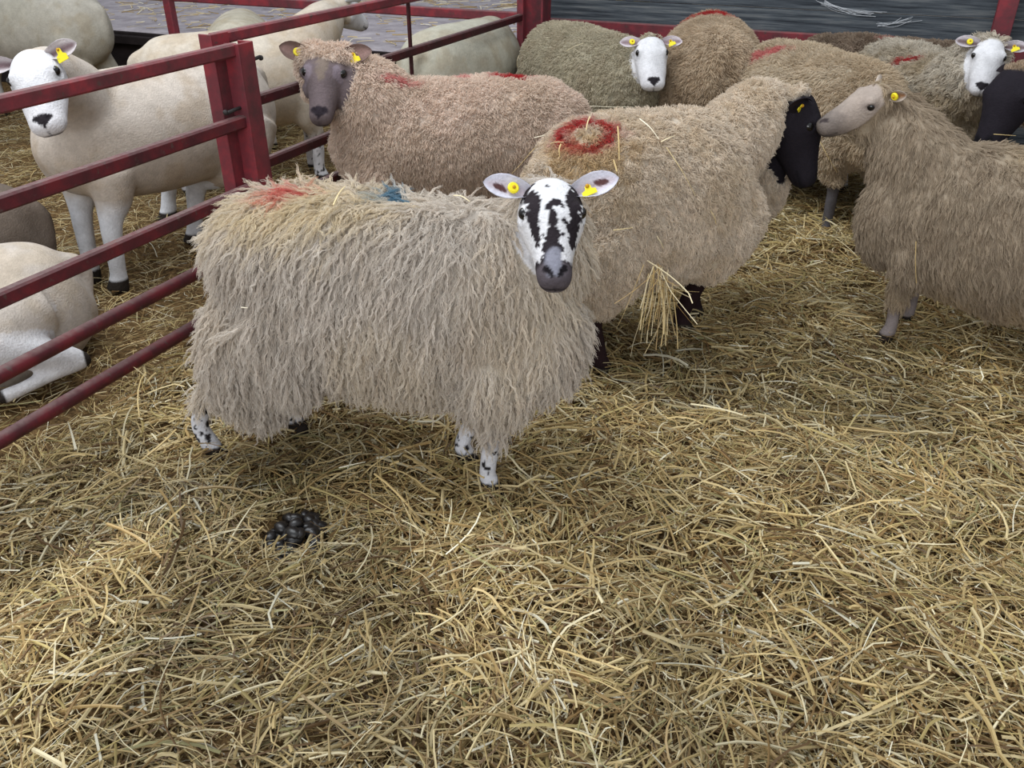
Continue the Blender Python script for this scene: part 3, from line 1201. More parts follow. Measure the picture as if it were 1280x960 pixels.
    rp = fl['rad'] * np.interp(tt, [0, .6, 1], [1, .9, .35])
    ra.data.foreach_set('value', np.tile(rp, n_s).astype(np.float32))
    ca = hc.attributes.new('Col', 'FLOAT_COLOR', 'CURVE')
    ca.data.foreach_set('color', np.hstack([sc_, np.ones((n_s, 1))]).astype(np.float32).ravel())
    o = link('fleece', hc, M_WOOL, root)
    return o


# fleece kinds
LONG = dict(density=9500, max=19000, strands=7, K=11, len=.082, lift=.30, droop=.98, jit=.15, sag=.8, hang=.55, amp=.0026, freq=3.6, R=.0048, conv=.5, rad=.00068, tint=lin(236, 230, 222), tint_amt=.45, seed=3, swirl=.7, cvar=.24, frizz=.0014)
STRAIGHT = dict(density=8000, max=14000, strands=7, K=6, len=.05, lift=.26, droop=.98, jit=.13, sag=.6, hang=.4, amp=.0016, freq=1.2, R=.006, conv=.45, rad=.0008, tint=lin(196, 180, 160), tint_amt=.4, seed=5, swirl=.5, back=.35)
CURLY = dict(density=8000, max=14000, strands=9, K=5, len=.024, lift=.75, droop=.5, jit=.45, sag=.6, hang=.2, amp=.003, freq=1.5, R=.011, conv=.4, rad=.001, tint=lin(220, 208, 192), tint_amt=.3, seed=7, swirl=1.4, cvar=.24)
PLUSH = dict(density=7500, max=12000, strands=11, K=4, len=.016, lift=.75, droop=.6, jit=.35, sag=.4, hang=.1, amp=.001, freq=1.0, R=.014, conv=.1, rad=.00105, tint=lin(226, 212, 194), tint_amt=.25, seed=9, swirl=.9, cvar=.16)
SHORN = dict(density=6000, max=9000, strands=8, K=3, len=.006, lift=.5, droop=.8, jit=.3, sag=.2, hang=.1, amp=.0, freq=1.0, R=.014, conv=.0, rad=.0010, tint=lin(232, 224, 214), tint_amt=.15, seed=11, swirl=.3, cvar=.08)


def fk(base, **kw):
    d = dict(base)
    d.update(kw)
    return d


RED = lin(176, 40, 48)
PINK = lin(206, 120, 118)
STRAW_N = (90000, 18000)
WORLD_S, ROOF_E, FILL_E, EXPO = .84, 205, 150, 0.0
GREYW = lin(176, 168, 160)
SPECS = [
    dict(key='speckled', label='long-fleeced ewe with a black-and-white speckled face standing in front of all others', pos=(-.27, 1.95), heading=-13, len=.93, dz=-.010, hock=.10, seed=101, voxel=.0055, relax=9,
         wool=(lin(216, 204, 186), lin(206, 196, 185), lin(194, 180, 164)), patch=3.0, fat=.93, deep=1.08, bare_leg=.20, leg_col=lin(214, 214, 220), leg_spots=True, leg_thick=.95,
         feet=dict(fr=(-.064, 1.816, -.01), hr=(-.835, 1.975, -.01), fl=(-.135, 1.951, -.01), hl=(-.635, 2.11, -.01)),
         head=at(688, 245, .80), face=(.03, -.87, -.50), crown=(0.02, -.5, .87), hs=.95, hw=1.1, mz=.9, neck=1.0, eye=1.15, eye_u=.012, neck_mid=(.09, 1.95, .62), fkind='speckled', bare_face=-.04, cheek=.1,
         ear=dict(up=.38, fwd=-.05, open_u=.9, open_f=.25, c_out=lin(200, 198, 210), c_in=lin(190, 178, 186), dark=lin(84, 56, 56), size=.95),
         ear_r=dict(tag='button', up=.38), ear_l=dict(tag='flag', up=.5, tag_size=.6, tag_at=.34),
         marks=[dict(px=(375, 262), blob=(.24, .10), col=lin(224, 206, 164), amt=.36), dict(px=(493, 247), blob=(.03, .028), col=lin(52, 118, 150), amt=.85), dict(px=(352, 219), blob=(.075, .025), col=lin(206, 112, 104), amt=.8)],
         fleece=fk(LONG), lumps=[((-.31, 0, .61), .165, (1, 1.1, .95)), ((-.41, -.08, .34), .15, (.8, .8, 1.25)), ((-.38, .07, .37), .13, (.8, .8, 1.2)), ((.25, -.06, .39), .13, (.9, .9, 1.1)), ((.34, 0, .45), .14, (.8, 1, 1.1))]),
    dict(key='greyface', label='cropped-fleece ewe with a dark grey woolly-browed face beside the gate post', pos=(-.24, 3.42), heading=184, seed=102, voxel=.007,
         wool=(lin(226, 208, 194), lin(220, 202, 186), lin(210, 190, 172)), patch=4.0, head=at(409, 74, .84), face=(-.05, -.78, -.62), crown=(0, -.6, .7), hs=1.08, fkind='grey', bare_face=.035, cheek=1.5, topknot=(.05,), ruff=[(.03, .062, -.03, .046), (.085, .055, -.062, .040), (.0, .05, .0, .05), (.13, .0, -.085, .034)], eye=1.25, eye_u=.014,
         neck_mid=(-.60, 3.32, .74), neck=1.05, ear=dict(up=.30, fwd=-.1, open_u=.6, open_f=.4, c_out=lin(120, 98, 92), c_in=lin(146, 118, 112), size=.95), ear_r=dict(tag='button', tag_at=.42), ear_l=dict(tag='flag', tag_at=.42, tag_size=.8),
         marks=[dict(px=(642, 90), blob=(.09, .022), col=RED, amt=.9), dict(px=(500, 103), blob=(.09, .016), col=PINK, amt=.7), dict(px=(580, 100), blob=(.04, .012), col=PINK, amt=.6)],
         fleece=fk(PLUSH, len=.022, rad=.0013, R=.017, max=14000), leg_col=lin(150, 138, 130)),
    dict(key='ring', label='woolly ewe with a red ring on its rump and a black face turned away', scale=1.05, pos=(.44, 2.66), heading=25, seed=103, voxel=.007,
         wool=(lin(228, 215, 198), lin(220, 206, 188), lin(206, 186, 156)), patch=3.0, fat=1.0, deep=1.12, dz=-.02, len=.74, bare_leg=.22, leg_col=lin(44, 30, 32), leg_thick=1.15,
         feet=dict(hr=(.297, 2.449, -.01), fr=(.609, 2.759, -.01)),
         head=at(996, 128, .755), face=(.34, -.22, -.90), crown=(.8, .0, .5), hs=1.12, hw=1.1, fkind='black', bare_face=-.02, cheek=.05, neck_mid=(.86, 2.96, .74), neck=.82, eye=1.2, lumps=[((-.26, -.09, .38), .15, (.9, .8, 1.2)), ((.20, -.08, .42), .13, (.9, .9, 1.1)), ((.28, -.03, .44), .12, (.9, 1, 1.2)), ((.38, .16, .34), .10, (.8, 1, 1.4)), ((.56, .19, .46), .12, (.9, 1, 1.3))],
         ear=dict(up=-.05, fwd=-.3, open_u=.3, open_f=.2, open_out=.5, c_out=lin(38, 32, 36), c_in=lin(50, 40, 42), size=.85), ear_r=dict(tag='flag', tag_at=.45, tag_size=.5, out=1.0, up=-.7, fwd=-.1, open_u=0, open_f=.6, open_out=.7),
         marks=[dict(px=(735, 200), blob=(.14, .12), col=lin(196, 166, 116), amt=.45), dict(px=(733, 168), ring=(.088, .056), col=lin(178, 38, 46), amt=.85, soft=.26)], fleece=fk(CURLY, rad=.00115, R=.0125, max=16000)),
    dict(key='whiteback', label='ewe with a clean white face looking over the red-ringed ewe\'s back', pos=(.42, 4.72), heading=-60, seed=104, voxel=.007,
         wool=(lin(196, 187, 164), lin(186, 178, 156), lin(172, 158, 134)), patch=4.0, fat=1.1, head=at(813, 55, .74), face=(.02, -.78, -.62), crown=(0, -.7, .6), hs=1.0, hw=1.1, mz=1.3, fkind='white', bare_face=-.01, cheek=.05,
         eye=1.2, eye_u=.013, neck_mid=(.64, 4.35, .58), ear=dict(up=.10, fwd=0, open_u=.9, open_f=.2, c_out=lin(206, 196, 202), c_in=lin(140, 120, 126), size=.85), ear_r=dict(tag='button', tag_at=.4), ear_l=dict(tag='flag', tag_at=.4, tag_size=.7),
         fleece=fk(PLUSH, rad=.0017, R=.021, strands=12, max=7500)),
    dict(key='rump', label='round-rumped ewe seen from behind with a red smear on top, by the back wall', pos=(1.05, 4.78), heading=80, seed=105, voxel=.010, scale=1.06, fat=1.08,
         wool=(lin(210, 192, 168), lin(198, 178, 152), lin(176, 152, 124)), head=(1.26, 5.12, .5), face=(.8, .2, -.55), hs=1.0, fkind='white', ear=dict(),
         marks=[dict(px=(888, 20), blob=(.14, .045), col=lin(188, 56, 58), amt=.95)], fleece=fk(PLUSH, rad=.0017, R=.021, strands=12, max=7500, len=.026)),
    dict(key='pinkmark', label='cream ewe with a pink mark on its back between the black face and the wall', pos=(1.42, 4.02), heading=-68, seed=106, voxel=.010, fat=1.04,
         wool=(lin(214, 200, 178), lin(204, 186, 160), lin(188, 168, 138)), leg_col=lin(92, 88, 90), head=(1.60, 3.38, .46), face=(.6, -.3, -.75), hs=1.0, fkind='pale',
         neck_mid=(1.56, 3.58, .54), ear=dict(), marks=[dict(px=(955, 70), blob=(.09, .03), col=PINK, amt=.75)], fleece=fk(PLUSH, rad=.0017, R=.021, strands=12, max=7500, len=.028)),
    dict(key='profile', label='long-woolled ewe in left profile with a pale bare face at the right edge', pos=(1.60, 2.57), heading=140, seed=107, voxel=.0065, scale=.95, fat=1.05, dz=-.05, deep=1.17,
         wool=(lin(186, 166, 136), lin(170, 154, 134), lin(152, 134, 114)), patch=3.0, head=at(1106, 120, .80), face=(-.93, .0, -.36), crown=(.0, -.1, 1), hs=.98, fkind='pale', bare_face=.02, cheek=1.8, ruff=[(.14, 0, -.062, .034), (.09, .02, -.082, .046), (.03, .03, -.085, .06), (-.02, .03, -.11, .075)], neck_mid=(1.31, 2.82, .60), neck=1.12, lumps=[((.38, .02, .50), .16, (.8, 1, 1.2))], eye=1.2,
         leg_col=lin(138, 128, 126), bare_leg=.15, ear=dict(up=.15, fwd=-.55, open_u=.1, open_f=.5, open_out=.6, c_out=lin(186, 172, 160), c_in=lin(150, 110, 80), size=.62), ear_l=dict(tag='button', tag_at=.4),
         fleece=fk(STRAIGHT)),
    dict(key='wallside', label='brown-tinged ewe standing along the dark boards behind the curly-necked ewe', pos=(1.98, 4.72), heading=-24, seed=108, voxel=.011, scale=.94,
         wool=(lin(158, 138, 120), lin(142, 122, 104), lin(122, 104, 90)), head=(2.47, 4.5, .5), face=(.7, -.4, -.6), hs=1.0, fkind='white', ear=dict(),
         marks=[dict(px=(1105, 50), blob=(.06, .02), col=PINK, amt=.4)], fleece=fk(PLUSH, rad=.0017, R=.021, strands=12, max=7000, len=.026)),
    dict(key='whiteright', label='curly-necked ewe with a white face and red back mark, behind the pale-faced profile ewe', pos=(1.86, 4.02), heading=-88, seed=110, voxel=.0065, scale=1.0,
         wool=(lin(206, 198, 184), lin(184, 168, 142), lin(160, 142, 112)), head=at(1238, 58, .855), face=(-.30, -.66, -.66), crown=(-.2, -.6, .7), hs=.84, mz=1.2, fkind='white', bare_face=-.01, cheek=.1, eye=1.2, eye_u=.013, neck_mid=(1.84, 3.52, .74), neck=1.0,
         ear=dict(up=.12, fwd=0, open_u=.9, open_f=.2, c_out=lin(196, 188, 194), c_in=lin(110, 92, 92), size=.9), ear_r=dict(tag='button', tag_at=.4), ear_l=dict(tag='flag', tag_at=.4, tag_size=.7),
         marks=[dict(px=(1132, 78), blob=(.045, .018), col=RED, amt=.95)], fleece=fk(CURLY, max=7500, len=.034, rad=.0016, R=.016, strands=11)),
    dict(key='blackedge', label='ewe with a black face lowered at the right edge of the photo', pos=(2.48, 3.12), heading=168, seed=111, voxel=.010,
         wool=(lin(190, 170, 146), lin(176, 154, 130), lin(150, 128, 104)), head=at(1272, 98, .80), face=(-.42, -.30, -.80), crown=(-.6, -.3, .6), hs=1.12, hw=1.1, fkind='black', bare_face=-.02, cheek=.0, neck_mid=(2.0, 3.2, .74),
         leg_col=lin(44, 36, 38), ear=dict(up=-1.0, fwd=-.6, out=.4, c_out=lin(38, 32, 36), c_in=lin(60, 46, 44)), fleece=fk(PLUSH, rad=.0017, R=.021, strands=12, max=7000, len=.026)),
    # ewes beyond the gate
    dict(key='shornfront', label='shorn white ewe facing out between the two top rails of the near gate', pos=(-1.45, 3.52), heading=-128, seed=112, voxel=.006, scale=1.06, relax=18, lump=.005,
         wool=(lin(198, 187, 176), lin(190, 177, 164), lin(174, 154, 130)), patch=2.5, fat=1.0, feet=dict(fl=(-1.566, 3.149, -.01), fr=(-1.72, 3.25, -.01), hl=(-1.44, 3.66, -.01), hr=(-1.66, 3.95, -.01)),
         mz=1.2, head=at(42, 78, .90), face=(.30, -.72, -.62), crown=(0, -.6, .7), hs=1.0, hw=1.12, fkind='white', bare_face=-.02, cheek=.0, eye=1.2, eye_u=.013, neck_mid=(-1.66, 3.20, .78), neck=.92, leg_col=lin(214, 214, 218), bare_leg=.31, leg_thick=1.3,
         ear=dict(up=.28, fwd=0, open_u=.8, open_f=.4, c_out=lin(200, 192, 194), c_in=lin(120, 100, 104), size=.85), ear_l=dict(tag='flag', tag_at=.42), ear_r=dict(), leg_blend=.05),
    dict(key='shornfar', label='pale shorn ewe standing at the far upper left with its rump to the right', pos=(-3.22, 6.15), heading=168, seed=113, voxel=.012, relax=18, lump=.005, scale=1.08,
         wool=(lin(182, 176, 164), lin(170, 164, 150), lin(158, 144, 120)), patch=2.5, head=(-3.9, 6.2, .6), face=(-.8, 0, -.6), hs=1.05, fkind='white', ear=dict(), leg_blend=.05, leg_col=lin(190, 188, 186), leg_thick=1.4, bare_leg=.2),
    dict(key='shornbehind', label='cream shorn ewe passing behind the gate post with its white head turned away', pos=(-1.36, 4.56), heading=22, seed=114, voxel=.009, relax=18, lump=.005, scale=1.03,
         wool=(lin(202, 191, 176), lin(194, 180, 163), lin(180, 160, 134)), patch=2.5, head=at(422, 2, .84), face=(.45, .75, -.45), hs=1.05, fkind='white', neck_mid=(-1.02, 4.75, .72), ear=dict(c_out=lin(196, 200, 202)),
         leg_col=lin(206, 204, 208), leg_spots=True, leg_thick=1.3, leg_blend=.05),
    dict(key='shornback', label='pale shorn ewe at the feed passage, only its belly line showing above the long rail', pos=(-1.66, 5.55), heading=105, seed=115, voxel=.012, relax=18, lump=.005, scale=.98,
         wool=(lin(190, 182, 166), lin(178, 170, 152), lin(166, 150, 124)), head=(-1.5, 5.98, .5), face=(.8, .1, -.55), hs=1.0, fkind='white', ear=dict(), leg_blend=.05),
    dict(key='shorntail', label='shorn ewe showing its short tail behind the far gate, next to the end post', pos=(-.26, 5.06), heading=62, seed=116, voxel=.010, relax=18, lump=.005, scale=1.0, fat=1.12, tail=.13, tail_y=.0,
         wool=(lin(188, 184, 168), lin(176, 168, 150), lin(164, 150, 126)), head=(-.22, 5.56, .5), face=(-.5, .4, -.6), hs=1.0, fkind='white', ear=dict(), leg_thick=1.3, leg_blend=.05),
    dict(key='lying', label='shorn white ewe lying on the straw behind the lower rails at the left', pos=(-1.84, 2.34), heading=222, seed=117, voxel=.007, relax=18, lump=.005, dz=-.335, lying=True, noleg=('fl', 'fr', 'hl', 'hr'),
         wool=(lin(202, 193, 184), lin(194, 183, 172), lin(180, 163, 140)), patch=2.5, fat=1.02, head=(-2.28, 1.92, .50), face=(-.7, -.3, -.6), hs=1.05, fkind='white', ear=dict(), tail=.12,
         limbs=[([(-.32, .13, .24), (-.13, .22, .22), (-.24, .255, .16), (-.36, .265, .10), (-.40, .268, .085)], [.11, .09, .06, .036, .016]), ([(-.41, .265, .09), (-.385, .268, .085), (-.28, .285, .075), (-.17, .30, .065), (-.13, .30, .06), (-.11, .30, .058)], [.016, .032, .025, .025, .028, .018]), ([(.25, .12, .2), (.40, .2, .08), (.22, .24, .04), (.12, .24, .03)], [.08, .05, .03, .03])],
         leg_col=lin(214, 212, 214), leg_blend=.05),
    dict(key='dozing', label='dark dirty ewe lying at the left edge, only its rump showing between the rails', pos=(-2.26, 3.02), heading=190, seed=118, voxel=.011, dz=-.27, lying=True, noleg=('fl', 'fr', 'hl', 'hr'), scale=.95,
         wool=(lin(126, 114, 104), lin(112, 100, 90), lin(96, 84, 74)), head=(-2.75, 2.95, .5), face=(-.8, 0, -.6), hs=1.0, fkind='grey', ear=dict(), leg_blend=.05),
]


def quick_wanted(key):
    return ONLY is None or key in ONLY


ONLY = None
for sp in SPECS:
    if quick_wanted(sp['key']):
        make_sheep(sp)

# ------------------------------------------------------------------ gates, posts and walls
def on_gate(px, py, off=0.0):
    """point of the upright gate plane seen at a pixel; off moves the plane sideways along W"""
    u, v = (px - 640) / FPX, (py - 480) / FPX
    d = np.array([u, CS - SN * v, -(SN + CS * v)])
    t = (N_GATE + off) / (d[0] * W[0] + d[1] * W[1])
    return np.array([0, 0, CAM_H]) + d * t


def gpt(g, z, off=0.0):
    return pw(g, N_GATE + off, z)


Gv = np.array([G[0], G[1], 0.0])
g_of = lambda p: float(p[:2] @ G)

# near gate: five rails and an end stile
e_st = on_gate(308, 130)
g_end = g_of(e_st)
gate = empty('metal_gate', gpt(g_end, 0))
tag(gate, 'near red metal gate of five rails running out of the photo at the left', 'gate')
heights = [on_gate(0, y)[2] for y in (130, 254, 374, 469, 551)]
inv = lambda P, o: [np.asarray(p) - np.array(o.location) for p in P]
for i, h in enumerate(heights):
    mb = MB()
    A, B = inv([gpt(g_end - 2.6, h), gpt(g_end - .012, h)], gate)
    if i < 3:
        bar(mb, A, B, .017, .021)
    else:
        mb.tube([A, (A + B) / 2, B], .0215, 14)
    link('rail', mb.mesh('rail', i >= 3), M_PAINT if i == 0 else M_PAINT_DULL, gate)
mb = MB()
top = heights[0] + .02
A, B = inv([gpt(g_end, .06), gpt(g_end, top)], gate)
Rg = np.stack([Gv, np.array([W[0], W[1], 0]), np.array([0, 0, 1.0])], 1)
hz = (top - .06) / 2
mid = (A + B) / 2
Wv = np.array([W[0], W[1], 0])
mb.box(mid + Wv * .026 + Gv * .005, (.036, .004, hz), Rg, .002)
mb.box(mid + Gv * .040, (.004, .030, hz), Rg, .002)
mb.box(mid - Gv * .030, (.004, .030, hz), Rg, .002)
link('end_stile', mb.mesh('end_stile'), M_PAINT, gate)
for h, sg in ((heights[1] + .045, -1), (heights[0] - .045, 1)):
    mb = MB()
    b0 = inv([gpt(g_end, h)], gate)[0]
    mb.tube([b0 - Gv * .0 + Wv * .0, b0 + sg * Gv * .06, b0 + sg * Gv * .105 + np.array([0, 0, .004 * sg])], .006, 10)
    mb.add(*sphere(b0 + sg * Gv * .108, .009, 10, 8))
    link('bolt', mb.mesh('bolt', True), M_BOLT, gate)

# far gate: begins behind the near gate's stile, ends at the corner post
OFF = -.055
f0 = on_gate(272, 100, OFF)
g_f0 = g_of(f0)
g_f1 = g_of(on_gate(652, 40, OFF))
gate2 = empty('metal_gate', gpt(g_f0, 0, OFF))
tag(gate2, 'far red metal gate with a thin upright, from the near gate to the corner post', 'gate')
fh = [on_gate(300, 42, OFF)[2], on_gate(400, 100, OFF)[2], on_gate(355, 194, OFF)[2]]
fh += [fh[2] - .17, .11]
for i, h in enumerate(fh):
    mb = MB()
    A, B = inv([gpt(g_f0, h, OFF), gpt(g_f1, h, OFF)], gate2)
    bar(mb, A, B, .016, .019)
    link('rail', mb.mesh('rail'), M_PAINT if i == 0 else M_PAINT_SHADED, gate2)
mb = MB()
A, B = inv([gpt(g_f0, .06, OFF), gpt(g_f0, fh[0] + .02, OFF)], gate2)
hz = (fh[0] + .02 - .06) / 2
mid = (A + B) / 2
mb.box(mid + Wv * .022 + Gv * .016, (.042, .004, hz), Rg, .002)
mb.box(mid - Gv * .024, (.004, .026, hz), Rg, .002)
link('start_stile', mb.mesh('start_stile'), M_PAINT, gate2)
mb = MB()
A, B = inv([gpt(g_f1, .06, OFF), gpt(g_f1, fh[0] + .02, OFF)], gate2)
mb.box((A + B) / 2, (.022, .018, hz), Rg, .003)
link('end_stile', mb.mesh('end_stile'), M_PAINT, gate2)
g_th = g_of(on_gate(512, 40, OFF))
mb = MB()
A, B = inv([gpt(g_th, .1, OFF), gpt(g_th, fh[0], OFF)], gate2)
mb.box((A + B) / 2, (.010, .006, (fh[0] - .1) / 2), Rg, .002)
link('upright', mb.mesh('upright'), M_PAINT_SHADED, gate2)

# corner post: steel I section
g_cp = g_f1 + .10
post = empty('steel_post', gpt(g_cp, 0, -.02))
tag(post, 'red steel corner post where the far gate meets the back wall', 'post')
mb = MB()
mb.box((0, 0, 1.2), (.006, .07, 1.2), Rg, .002)
link('web', mb.mesh('web'), M_PAINT, post)
for s_ in (-1, 1):
    mb = MB()
    mb.box(Wv * .075 * s_ + np.array([0, 0, 1.2]), (.065, .006, 1.2), Rg, .002)
    link('flange', mb.mesh('flange'), M_PAINT, post)

# back wall of weathered boards
GW = 5.42
mb = MB()
z = .02
k_ = 0
while z < 2.3:
    hb_ = [.15, .17, .14, .16][k_ % 4]
    mb.box(pw(GW + .02, 2.6, z + hb_ / 2), (.018, 4.8, hb_ / 2 - .002), Rg, .003)
    z += hb_
    k_ += 1
wl = link('wall_back', mb.mesh('wall_back'), M_BOARD)
tag(wl, 'dark weathered board wall at the back of the pen', 'wall', kind='structure')


def on_plane_g(px, py, g):
    u, v = (px - 640) / FPX, (py - 480) / FPX
    d = np.array([u, CS - SN * v, -(SN + CS * v)])
    t = g / (d[0] * G[0] + d[1] * G[1])
    return np.array([0, 0, CAM_H]) + d * t


hr_ = on_plane_g(800, 39, GW - .03)[2]
mb = MB()
mb.box(pw(GW - .03, 1.2, hr_), (.02, 3.4, .045), Rg, .006)
wr = link('wall_rail', mb.mesh('wall_rail'), M_PAINT)
tag(wr, 'red horizontal rail along the foot of the dark board wall', 'rail')
pp = on_plane_g(1256, 20, GW - .08)
w_p = float(pp[:2] @ W)
po = empty('steel_post', pw(GW - .08, w_p))
tag(po, 'red steel post against the board wall above the right-hand white face', 'post')
mb = MB()
mb.box((0, 0, 1.15), (.028, .008, 1.15), Rg, .002)
link('web', mb.mesh('web'), M_PAINT, po)
for s_ in (-1, 1):
    mb = MB()
    mb.box(Gv * .03 * s_ + np.array([0, 0, 1.15]), (.006, .045, 1.15), Rg, .002)
    link('flange', mb.mesh('flange'), M_PAINT, po)

# feed passage beyond the left pen
GF = 5.02
hf_ = on_plane_g(400, 56, GF)[2]
w0_, w1_ = N_GATE - 7.5, N_GATE + .02
mb = MB()
mb.box(pw(GF + 1.9, (w0_ + w1_) / 2, hf_ - .05), (1.9, (w1_ - w0_) / 2, .05), Rg, .01)
mb.box(pw(GF + 1.9, (w0_ + w1_) / 2, (hf_ - .1) / 2), (1.75, (w1_ - w0_) / 2, (hf_ - .1) / 2), Rg, .01)
fp = link('feed_passage', mb.mesh('feed_passage'), M_CONC)
tag(fp, 'raised dusty concrete feed passage beyond the left pen', 'passage', kind='structure')
mb = MB()
mb.box(pw(GF - .018, (w0_ + w1_) / 2, (hf_ - .01) / 2), (.015, (w1_ - w0_) / 2, (hf_ - .01) / 2), Rg, .004)
kb = link('lip_shade', mb.mesh('lip_shade'), M_VOID)  # dark sheet put in for the shadowed void below the passage lip
tag(kb, 'dark sheet painting the shade under the lip of the feed passage', 'shade', kind='structure')
mb = MB()
mb.box(pw(GF + 3.85, (w0_ + w1_) / 2, 1.2), (.03, (w1_ - w0_) / 2, 1.2), Rg, .004)
fw_ = link('wall_left', mb.mesh('wall_left'), M_BOARD)
tag(fw_, 'grey boards closing the far side of the feed passage', 'wall', kind='structure')
hb2 = on_plane_g(540, 15, GF - .02)[2]
mb = MB()
bar(mb, pw(GF - .02, w1_ - .05, hb2), pw(GF - .02, w1_ - 6.5, hb2), .018, .028)
br = link('barrier_rail', mb.mesh('barrier_rail'), M_PAINT)
tag(br, 'red feed barrier rail running left from the corner post', 'rail')
mb = MB()
pb = on_plane_g(235, 34, GF - .03)
bar(mb, pw(GF - .055, w1_ - .06, hf_ - .06), pw(GF - .055, w1_ - 6.5, hf_ - .06), .02, .03)
lr = link('lower_rail', mb.mesh('lower_rail'), M_VOID)
tag(lr, 'dark rail along the lip of the feed passage', 'rail')
p3 = on_plane_g(213, 15, GF - .06)
w3_ = float(p3[:2] @ W)
p3o = empty('steel_post', pw(GF - .06, w3_))
tag(p3o, 'red steel post of the feed barrier at the upper left', 'post')
mb = MB()
mb.box((0, 0, 1.15), (.03, .03, 1.15), Rg, .006)
link('shaft', mb.mesh('shaft'), M_PAINT, p3o)
mb = MB()
mb.box((0, 0, .012), (.07, .07, .012), Rg, .003)
link('base_plate', mb.mesh('base_plate'), M_PAINT, p3o)

# cobwebs on the back wall
def web(px0, py0, px1, py1, n, sag, label):
    mb = MB()
    for i in range(n):
        a = on_plane_g(px0 + RNG.normal(0, 6), py0 + RNG.normal(0, 2), GW - .004)
        b = on_plane_g(px1 + RNG.normal(0, 10), py1 + RNG.normal(0, 2.5), GW - .004)
        m = (a + b) / 2 + np.array([0, 0, -abs(RNG.normal(0, sag))])
        mb.tube(catmull([a, m, b], 4), .0006 + .0009 * RNG.random(), 5)
    o = link('cobweb', mb.mesh('cobweb'), M_WEB)
    tag(o, label, 'cobweb')


web(1030, 2, 1095, 19, 9, .02, 'dusty cobweb hanging on the boards, upper of two strands')
web(1098, 30, 1140, 24, 7, .015, 'dusty cobweb on the boards above the wall-side ewe, lower strand')

# ------------------------------------------------------------------ straw and dung
make_ground()
straw_field('straw_bedding', STRAW_N[0], near_pen, .025, .19, .0011, .0040, 4, .055, 'loose golden straw bedding the pen in front of the gates', 11)
straw_field('straw_bedding', STRAW_N[1], far_pen, .04, .17, .001, .0022, 3, .022, 'loose straw bedding the pen behind the red gates', 13)


def stems(name, label, bases, yaws, pitches, lens, wid, cols, segs=5, bend=.5, curl=.6, droop=1.3):
    n = len(bases)
    V, F, C = straw_geom(np.array(bases, float), np.array(yaws, float), np.array(pitches, float), np.array(lens, float), np.full(n, wid), RNG.normal(0, bend, n), RNG.normal(0, curl, n), np.array(cols), segs, droop=droop)
    o = link(name, np_mesh(name, V, F, False, np.clip(C, 0, 1)), M_STRAW)
    tag(o, label, 'straw', kind='stuff')
    return o


dg = bpy.context.evaluated_depsgraph_get()


def surf(px, py):
    """first surface the photo sees at a pixel"""
    u, v = (px - 640) / FPX, (py - 480) / FPX
    d = Vector((u, CS - SN * v, -(SN + CS * v))).normalized()
    ok, p, n, *_ = SC.ray_cast(dg, Vector((0, 0, CAM_H)), d)
    return (np.array(p), np.array(n), np.array(d)) if ok else (None, None, None)


def stuck(label, segs_px, wid=.0022, out=.03):
    """stems lying on a fleece: pairs of pixels give both ends"""
    mb_v, mb_f, mb_c, n0 = [], [], [], 0
    for (x0, y0, x1, y1) in segs_px:
        a, na, _ = surf(x0, y0)
        b, nb, _ = surf(x1, y1)
        if a is None or b is None or np.linalg.norm(a - b) > .2:
            continue
        m, nm, _ = surf((x0 + x1) / 2, (y0 + y1) / 2)
        m = (a + b) / 2 if m is None else m
        P = catmull([a + na * out, m + (na + nb) / 2 * (out + .006) , b + nb * out], 3)
        r = np.interp(np.linspace(0, 1, len(P)), [0, 1], [wid, wid * .6])
        V, F = loft(P, r, r * .6, n=6)
        for f in F:
            if len(f) == 6:
                mb_f += [[f[0] + n0, f[1] + n0, f[2] + n0, f[3] + n0], [f[0] + n0, f[3] + n0, f[4] + n0, f[5] + n0]]
            else:
                mb_f.append([i + n0 for i in f])
        mb_v.append(V)
        n0 += len(V)
        c = STRAW_C[RNG.choice([0, 3, 7, 9, 1])]
        mb_c.append(np.tile(c, (len(V), 1)))
    if not mb_v:
        return
    o = link('straw_wisps', np_mesh('straw_wisps', np.vstack(mb_v), np.array(mb_f), False, np.vstack(mb_c)), M_STRAW)
    tag(o, label, 'straw', kind='stuff')


stuck('loose straw stems caught on the speckled ewe\'s long fleece', [(568, 262, 578, 244), (569, 262, 588, 268), (420, 270, 432, 250), (288, 224, 312, 214), (315, 378, 322, 394), (528, 240, 545, 232), (225, 330, 262, 380), (532, 508, 548, 512), (547, 512, 550, 530), (590, 250, 597, 262), (655, 500, 664, 535),
      (440, 222, 478, 236), (246, 445, 262, 400), (500, 236, 530, 240)], out=.035)
stuck('loose straw stems caught on the red-ringed ewe\'s back', [(640, 212, 662, 190), (662, 190, 686, 162), (665, 172, 688, 166), (692, 162, 694, 176), (742, 130, 790, 131), (796, 160, 818, 182), (820, 184, 836, 178), (770, 168, 772, 205), (766, 205, 770, 235), (826, 190, 862, 245), (764, 288, 784, 285),
      (738, 158, 734, 172), (697, 186, 712, 184), (709, 186, 708, 200), (815, 292, 822, 305), (880, 262, 886, 276)], out=.03)
stuck('single straw stems on the back of the white-faced ewe by the wall', [(711, 67, 731, 58), (651, 84, 653, 70)], out=.02)
stuck('long straw stem hanging down the profile ewe\'s chest', [(1158, 295, 1152, 340), (1152, 340, 1140, 372), (1076, 244, 1084, 236), (1034, 180, 1046, 205), (1240, 168, 1256, 166)], out=.06)

